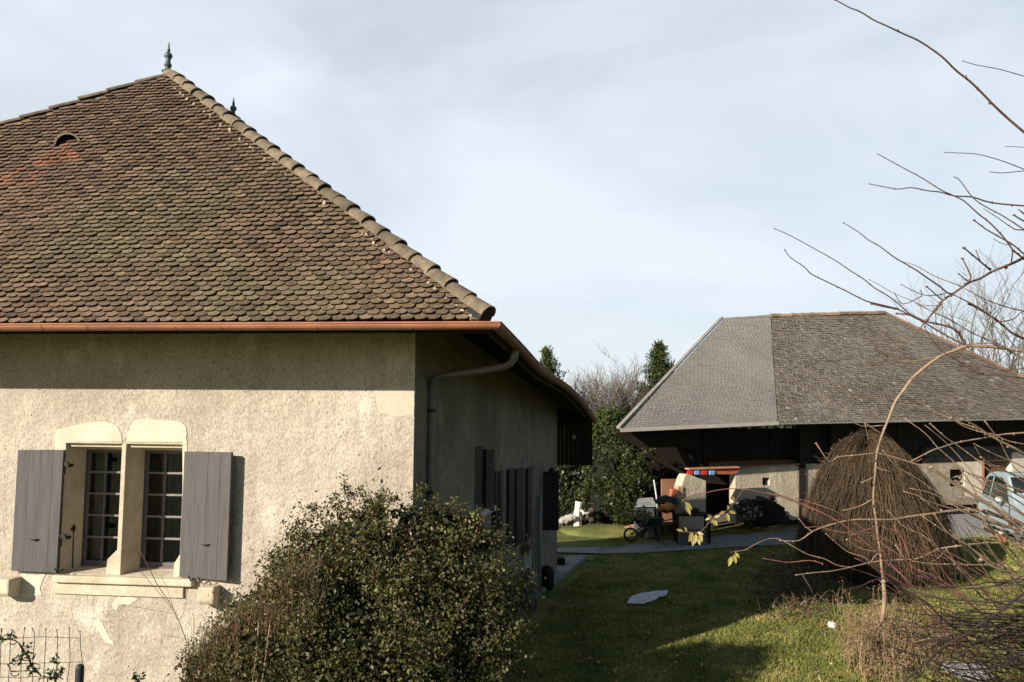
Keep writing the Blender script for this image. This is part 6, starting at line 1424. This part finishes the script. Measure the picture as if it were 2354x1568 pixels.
# the light stem standing in the weeds
SB = ground(*cC(1085, 1330)); YS = SB.y
sap = Shrub('sapling', SB, 'tan stemmed sapling rising from the dry weeds and bending right over the barn roof', 'sapling', M['twig_tan'])
PT = [cB(1700, 305), cB(1568, 290), cB(1430, 270), cB(1290, 258), cB(1210, 262), cB(1120, 295), cB(1040, 330), cB(900, 440), cB(830, 530), cB(780, 600), cB(740, 700), cB(700, 800), cB(668, 910), cB(655, 1050), cB(645, 1195), cB(660, 1310), cC(1085, 300), cC(1100, 450), cC(1118, 560), cC(1130, 700), cC(1142, 790), cC(1150, 930), cC(1132, 1080), cC(1112, 1200), cC(1085, 1330)]
wl_ = [4.5, 6.5, 7, 7, 7, 6.5, 6.5, 6.5, 6, 6, 5.2, 5, 4.8, 4.6, 4.5, 4.5, 4.5, 4.7, 4.8, 5.5, 8.5, 9.5, 8.5, 7.5, 8]
P_ = [at(x, y, YS + (-0.3 if i < 12 else -0.15)) for i, (x, y) in enumerate(PT)]; P_[-1] = SB; P_[-2].y = YS
Sm = smooth_path(P_, 3); sap.b.tube(Sm, [wl_[min(i // 3, 24)] * YS / FPX / 2 for i in range(len(Sm))], 8)
for i in range(4, len(Sm) - 12, 4): sap.buds.blob(Sm[i], wl_[min(i // 3, 24)] * YS / FPX / 2 * 1.35, 7, 5, .1)
Y_ = YS - .3
sap.br(cB, [(830, 352), (920, 350), (960, 338), (1020, 330)], Y_, Y_, 1.6, 2.6)
sap.br(cB, [(120, 365), (200, 395), (345, 462), (430, 510), (520, 545), (620, 570), (780, 600)], Y_ - .4, Y_, 1.4, 2.6)
sap.br(cB, [(780, 600), (860, 622), (920, 628), (1000, 650), (1090, 690), (1180, 730), (1290, 765), (1350, 810)], Y_, Y_ + .2, 2.4, 3.4)
sap.br(cB, [(45, 430), (150, 475), (220, 500), (320, 570), (450, 660), (540, 735), (600, 750), (712, 745)], Y_ - .4, Y_, 1.3, 2.8)
sap.br(cB, [(700, 800), (640, 760), (590, 725), (560, 700)], Y_, Y_ - .1, 2.6, 1.5)
sap.br(cB, [(245, 675), (330, 720), (400, 780), (460, 820)], Y_, Y_, 1.4, 1.8) if False else None
sap.br(cB, [(295, 855), (375, 965), (430, 938), (560, 925), (668, 912)], Y_ - .2, Y_, 2.2, 3.2)
sap.br(cB, [(668, 912), (790, 945), (900, 980), (1000, 1020), (1100, 1080), (1200, 1145), (1290, 1180), (1400, 1250), (1568, 1350)], Y_, Y_ + .3, 3, 3)
sap.br(cB, [(465, 1265), (560, 1240), (645, 1195)], Y_, Y_, 2, 2.8); sap.br(cB, [(575, 1095), (655, 1058)], Y_, Y_, 1.6, 2.2); sap.br(cB, [(670, 1005), (750, 1030)], Y_, Y_, 2, 1.4); sap.br(cB, [(595, 735), (615, 840)], Y_, Y_, 2.4, 1.2)
sap.done()

SBASE = Vector((8.6, 10.0, 0))
SE = lambda dx=0, z=.05: SBASE + Vector((dx + bq.uniform(-.25, .25), bq.uniform(-.3, .3), z))
tan = Shrub('leafless_shrub', SBASE, 'tan stemmed leafless shrub fanning in from the lower right edge', 'shrub', M['twig_tan'])
tan.br(cB, [(75, 1450), (190, 1450), (280, 1390), (410, 1345), (530, 1322), (660, 1322), (780, 1320), (850, 1305), (1000, 1285), (1100, 1270), (1280, 1262), (1400, 1290), (1568, 1390)], 9.0, 9.6, 2.2, 6.5, SE(), twigs=2)
tan.br(cB, [(192, 1318), (230, 1365), (275, 1395)], 9.1, 9.15, 2, 2.4)
tan.br(cB, [(885, 960), (1000, 900), (1060, 880), (1140, 855), (1210, 840), (1330, 820), (1440, 800), (1568, 790)], 9.2, 9.6, 2.4, 4, SE(.3, 2.2))
tan.br(cB, [(995, 735), (1090, 820), (1150, 860), (1260, 940), (1340, 1010), (1450, 1090), (1568, 1180)], 9.2, 9.6, 2.4, 2.6, SE())
tan.br(cB, [(840, 705), (960, 790), (1040, 880), (1120, 950), (1190, 1030), (1240, 1100), (1280, 1180), (1285, 1262)], 9.2, 9.4, 1.8, 3.4)
tan.br(cB, [(965, 745), (1090, 850), (1200, 970), (1290, 1080), (1370, 1180), (1470, 1290), (1568, 1380)], 9.1, 9.5, 1.4, 2.4, SE())
tan.br(cB, [(705, 900), (760, 970), (800, 1005), (900, 1060), (1000, 1130), (1200, 1255)], 9.2, 9.5, 2.2, 2.2)
tan.br(cB, [(1120, 700), (1200, 750), (1320, 790), (1380, 800), (1470, 840), (1568, 860)], 9.2, 9.6, 3.2, 3, SE(.3, 2.2))
tan.br(cB, [(1190, 705), (1260, 740), (1340, 795), (1420, 840), (1500, 880), (1568, 920)], 9.2, 9.6, 3.2, 6.5, SE(.3, 1.8))
tan.br(cB, [(1330, 720), (1390, 800), (1430, 860), (1460, 920), (1500, 990), (1568, 1060)], 9.2, 9.6, 2.2, 2.6, SE(.2, 1.2))
tan.br(cB, [(835, 1150), (940, 1185), (1000, 1240), (1050, 1270)], 9.2, 9.4, 1.8, 3.2)
tan.br(cB, [(1020, 1290), (1080, 1380), (1150, 1440), (1220, 1480), (1350, 1568), (1480, 1640)], 9.2, 9.5, 3, 3, SE())
tan.br(cB, [(870, 1130), (1000, 1160), (1150, 1230), (1280, 1262)], 9.3, 9.5, 1.6, 2)
tan.br(cB, [(1305, 940), (1370, 985), (1430, 1000), (1470, 1030), (1568, 1090)], 9.0, 9.3, 2.6, 2.6, SE(.2, .9))
tan.br(cB, [(1000, 1000), (1100, 1070), (1200, 1130), (1280, 1190), (1400, 1260), (1500, 1340), (1600, 1420)], 9.0, 9.4, 4.2, 7.5, SE())
tan.br(cB, [(1130, 1230), (1250, 1290), (1400, 1340), (1500, 1380), (1600, 1440)], 9.0, 9.4, 2.4, 5.5, SE())
tan.br(cB, [(1180, 1180), (1300, 1210), (1420, 1270), (1568, 1360)], 9.1, 9.4, 2.6, 5, SE())
tan.br(cC, [(465, 738), (600, 720), (720, 710), (810, 695), (920, 670), (1050, 640), (1170, 625), (1300, 620), (1400, 612), (1500, 570), (1600, 530), (1750, 510), (1850, 497), (2000, 488), (2233, 500)], 8.9, 9.6, 1.8, 4.8, SE(.2, .5), twigs=3)
tan.br(cC, [(0, 555), (60, 545), (130, 510), (200, 475), (270, 455), (350, 465), (450, 520), (560, 580), (680, 610), (780, 660), (880, 680)], 8.8, 9.1, 1.2, 2.6)
tan.br(cC, [(700, 420), (780, 490), (870, 560), (1000, 600), (1040, 640)], 8.9, 9.1, 1.8, 2.2)
tan.br(cC, [(860, 465), (930, 510), (990, 540), (1120, 560)], 8.9, 9.1, 2.4, 2.4); tan.br(cC, [(1045, 640), (1080, 590), (1120, 560)], 9, 9.1, 2.6, 2.4)
tan.br(cC, [(775, 930), (850, 1010), (1000, 1090), (1120, 1160), (1220, 1220), (1320, 1265), (1420, 1250), (1540, 1220), (1690, 1190), (1800, 1210), (2000, 1260), (2233, 1330)], 8.8, 9.4, 2.0, 4.2, SE())
tan.br(cC, [(1320, 1085), (1400, 1140), (1510, 1225)], 8.9, 9.0, 2.2, 3)
tan.br(cC, [(1370, 630), (1500, 650), (1680, 655), (1850, 660), (1970, 665), (2100, 700), (2233, 710)], 9.1, 9.6, 2, 3.8, SE(.1, .4))
tan.br(cC, [(1180, 240), (1300, 360), (1400, 410), (1480, 450), (1570, 550), (1650, 600), (1760, 720), (1850, 820), (1900, 900), (2000, 950), (2140, 975), (2260, 1010)], 9.1, 9.5, 1.8, 3.2, SE())
tan.br(cC, [(1900, 620), (1970, 665), (2080, 720)], 9.0, 9.1, 5, 3); tan.br(cC, [(1240, 510), (1300, 600), (1340, 625)], 9, 9.1, 2.4, 2.6)
for k in range(24):
    x0, y0 = 1650 + k * 28 + bq.uniform(-60, 40), bq.uniform(150, 560)
    tan.br(cC, [(x0, y0), (x0 + 110, y0 + 110 + bq.uniform(-40, 60)), (x0 + 240, y0 + 270), (x0 + 430, y0 + 500)], 9.0, 9.6, 1.6, bq.uniform(2, 3.6), SE())
for k in range(13):
    x0, y0 = 1000 + bq.uniform(-120, 380), 880 + k * 42 + bq.uniform(-60, 60); dy = bq.uniform(180, 420)
    tan.br(cB, [(x0, y0), (x0 + 130, y0 + dy * .22), (x0 + 270, y0 + dy * .42), (x0 + 430, y0 + dy * .75), (max(x0 + 560, 1600), y0 + dy * 1.05)], 9.0, 9.5, 1.8, bq.uniform(3, 5.5), SE(0, .2), twigs=1)
tan.done()
red = Shrub('red_twigged_shrub', SBASE + Vector((.1, -.3, 0)), 'shrub with long thin crimson shoots crossing the lower right of the lawn', 'shrub', M['twig_red'])
red.br(lambda x, y: ((1650 + x / 2.6156) / 1.36, (1350 + y / 2.6156) / 1.36), [(1270, 570), (1310, 530), (1450, 500), (1560, 475), (1690, 465), (1810, 475), (1900, 495), (2000, 512), (2130, 555), (2260, 605), (2354, 650)], 8.6, 8.9, 1.6, 2.8, None)
red.br(cB, [(0, 1160), (80, 1175), (180, 1210), (310, 1270), (450, 1345), (540, 1420), (620, 1480), (700, 1568), (760, 1610), (830, 1670), (900, 1740), (960, 1800), (1010, 1880), (1060, 1960), (1150, 2050), (1230, 2110)], 8.9, 9.3, 2.4, 3.4, SE(0, 0), n=6)
red.br(cB, [(170, 1192), (290, 1225), (400, 1265), (480, 1310), (560, 1360), (700, 1470), (790, 1530), (860, 1590), (960, 1665), (1070, 1720), (1200, 1800), (1330, 1920), (1400, 2000)], 8.9, 9.4, 2.0, 3.0, SE())
red.br(cC, [(900, 425), (1000, 412), (1060, 420), (1150, 455), (1280, 520), (1340, 560), (1480, 580), (1650, 610), (1800, 680), (2000, 800), (2233, 950)], 9.0, 9.5, 1.8, 2.6, SE())
red.br(cC, [(1230, 360), (1270, 430), (1300, 480), (1340, 580), (1370, 740)], 9.0, 9.1, 2, 2); red.br(cC, [(210, 610), (330, 630), (420, 640), (560, 625), (640, 640), (680, 655)], 8.9, 9.0, 1.6, 2.4)
red.br(cB, [(660, 1205), (740, 1260), (850, 1320), (960, 1400), (1050, 1500), (1120, 1530), (1250, 1600), (1400, 1700), (1568, 1800)], 9.1, 9.5, 1.4, 2.4, SE()); red.br(cB, [(775, 1360), (820, 1430), (850, 1520), (880, 1600)], 9.1, 9.2, 1.8, 2)
red.br(cC, [(1420, 700), (1560, 760), (1700, 850), (1800, 940), (1900, 1040), (2050, 1160), (2233, 1300)], 9.0, 9.4, 2.2, 3.4, SE()); red.br(cC, [(730, 640), (860, 700), (1040, 660)], 9, 9.1, 1.4, 1.8) if False else None
red.br(cC, [(540, 370), (640, 365), (760, 395), (870, 410), (950, 400), (1040, 380), (1090, 345)], 9, 9.1, 1.6, 2); red.br(cC, [(1800, 800), (1812, 920), (1815, 1020)], 9, 9.1, 1.2, 2.2)
for k in range(12):
    x0, y0 = bq.uniform(900, 1500), bq.uniform(350, 900)
    red.br(cC, [(x0, y0), (x0 + 160, y0 + 90 + bq.uniform(-30, 30)), (x0 + 330, y0 + 240), (x0 + 520, y0 + 420 + bq.uniform(-30, 60)), (x0 + 800, y0 + 700)], 8.9, 9.4, 1.4, bq.uniform(2, 3.2), SE(), twigs=1)
red.done()
# leafy tips: a few yellowed leaves still hanging on the shoots
yl = thing('yellow_leaved_twig', at(1690, 1140, 8.75), 'thin drooping twig with a few yellowed leaves before the drive', 'twig')
b = MB(); c5 = lambda x, y, Y=8.75: at(1213 + x * .2811, 992.6 + y * .2811, Y)
b.tube(smooth_path([c5(1760, 470), c5(1700, 560), c5(1620, 650), c5(1560, 690), c5(1500, 720), c5(1440, 790), c5(1400, 820), c5(1320, 820), c5(1260, 815)], 3), .0045, 5)
b.build('stem', M['twig_brown'], yl)
lv = MB()
def leafq(b, p, d, L, w):
    d = d.normalized(); s = d.cross(Vector((0, -1, 0.2))).normalized(); nn = s.cross(d); pts = [p, p + d * L * .35 + s * w * .5 + nn * w * .1, p + d * L * .7 + s * w * .38 + nn * w * .1, p + d * L, p + d * L * .7 - s * w * .38 + nn * w * .1, p + d * L * .35 - s * w * .5 + nn * w * .1]
    b.add(pts, [(0, 1, 2, 3), (0, 3, 4, 5)])
for (x, y, dx, dz, L) in [(1690, 570, -.3, .5, .08), (1640, 650, .8, -.2, .09), (1625, 665, .3, -1, .10), (1610, 650, -.7, -.3, .08), (1640, 640, -.2, 1, .06), (1520, 700, .6, .3, .08), (1500, 715, .5, -.8, .08), (1510, 700, -.7, .3, .07), (1495, 700, -.8, -.4, .07), (1530, 720, .2, -1, .07), (1400, 825, .3, -1, .11), (1375, 830, -.2, -1, .12), (1350, 820, -.4, -.9, .12), (1330, 820, 0, -1, .1), (1380, 820, .9, -.3, .08), (1270, 812, -.9, .2, .08), (1300, 815, -.4, .7, .06), (1390, 870, .2, -1, .08), (1350, 870, -.1, -1, .09)]:
    leafq(lv, c5(x, y), Vector((dx, bq.uniform(-.4, .2), dz)), L * 1.0, L * .42)
for (x, y, dx, dz, L) in [(1290, 590, .4, -1, .13), (1280, 570, .7, -.7, .12), (1275, 575, -.3, .4, .05)]: leafq(lv, c5(x, y, 8.6), Vector((dx, -.1, dz)), L, L * .36)
lv.build('leaves', foliage('yellow_leaf', (0.45, 0.38, 0.12), (0.30, 0.24, 0.09), isl=.3, trans=.35), yl)
yl2 = thing('yellow_leaved_twig', at(1690, 1265, 8.8), 'twig tip with three hanging yellow leaves over the shaded lawn', 'twig')
lv = MB()
for (x, y, dx, dz, L) in [(1690, 985, .6, -.7, .08), (1680, 1000, .25, -1, .11), (1665, 1015, -.35, -1, .12)]: leafq(lv, c5(x, y, 8.8), Vector((dx, -.1, dz)), L, L * .42)
lv.build('leaves', foliage('yellow_leaf_tip', (0.48, 0.42, 0.10), (0.36, 0.28, 0.08), isl=.2, trans=.35), yl2)
b = MB(); b.tube(smooth_path([c5(1655, 985, 8.8), c5(1720, 975, 8.8), c5(1800, 965, 8.8)], 3), .003, 4); b.build('stem', M['twig_red'], yl2)
lv = MB(); ysh = thing('yellow_leaved_shoot', at(1470, 1190, 8.9), 'spray of pale withered leaves before the gravel drive edge', 'twig') if False else None

drk = Shrub('dark_thorny_shrub', SBASE + Vector((-.3, -1.2, 0)), 'dense tangle of blackish twigs in the bottom right corner', 'shrub', M['twig_dark'])
DBs = drk.base; DE = lambda: DBs + Vector((bq.uniform(-.2, .2), bq.uniform(-.2, .2), bq.uniform(0, .6)))
drk.br(cC, [(1290, 1580), (1400, 1480), (1500, 1390), (1600, 1300), (1780, 1200), (1920, 1100), (2050, 1020), (2150, 940), (2240, 875), (2400, 760)], 8.0, 8.4, 4.5, 6.5, None, twigs=3)
pq = at(*cC(1290, 1580), 8.0); drk.b.tube([Vector((pq.x - .4, pq.y, 0)), pq], [.02, .013], 6)
drk.br(cC, [(1170, 785), (1300, 850), (1400, 905), (1500, 970), (1600, 1080), (1700, 1145), (1750, 1180), (1900, 1230), (2233, 1275)], 8.3, 8.8, 3.4, 4.5, DE(), twigs=2)
drk.br(cC, [(1200, 1290), (1350, 1350), (1500, 1380), (1620, 1450), (1750, 1470), (1900, 1470), (2030, 1440), (2233, 1430)], 8.2, 8.6, 2.6, 4.2, DE(), twigs=3)
drk.br(cC, [(1680, 720), (1800, 735), (1900, 740), (2050, 780), (2233, 770)], 8.6, 8.8, 1.6, 3, DE()); drk.br(cC, [(1850, 740), (1950, 790), (2080, 800), (2233, 820)], 8.6, 8.8, 2, 3, DE())
drk.br(cC, [(1640, 1040), (1740, 1080), (1880, 1110), (2000, 1180), (2160, 1190)], 8.3, 8.5, 3, 2.6, DE()); drk.br(cC, [(1420, 400), (1560, 620), (1700, 700), (1800, 780), (1870, 870), (1960, 940), (2140, 975)], 8.6, 8.8, 1.4, 3.2, DE())
drk.br(cC, [(900, 690), (1000, 720), (1070, 745), (1140, 770)], 9, 9.1, 1.6, 2.4); drk.br(cC, [(820, 850), (900, 840), (980, 820), (1060, 780), (1140, 765)], 9, 9.1, 1.4, 2.6)
for k in range(210):
    t = bq.random(); x0 = 1300 + 930 * t ** .7; y0 = bq.uniform(900 + 200 * (1 - t), 1540); ang = bq.uniform(-.5, 1.1); L = bq.uniform(150, 480)
    pts = [(x0, y0), (x0 + L * .3 * math.cos(ang) + bq.uniform(-15, 15), y0 + L * .3 * math.sin(ang) + bq.uniform(-20, 20)), (x0 + L * .65 * math.cos(ang), y0 + L * .65 * math.sin(ang) + bq.uniform(-25, 25)), (x0 + L * math.cos(ang * .8), y0 + L * math.sin(ang * .8))]
    Yk = bq.uniform(8.0, 9.2); drk.br(cC, pts, Yk, Yk + .15, 1.1, bq.uniform(1.4, 3.0), DE() if x0 + L > 2180 else None, n=4, buds=False, twigs=1)
for k in range(34):
    x0, y0 = bq.uniform(1150, 1900), bq.uniform(820, 1500); dy = bq.uniform(-60, 260)
    drk.br(cC, [(x0, y0), (x0 + 130, y0 + dy * .35 + bq.uniform(-20, 20)), (x0 + 270, y0 + dy * .6), (x0 + 420, y0 + dy * .85 + bq.uniform(-25, 25)), (x0 + 620, y0 + dy)], 8.0 + bq.random(), 8.6, 1.6, bq.uniform(2.6, 4.6), DE(), n=5, twigs=2, buds=False)
drk.done()
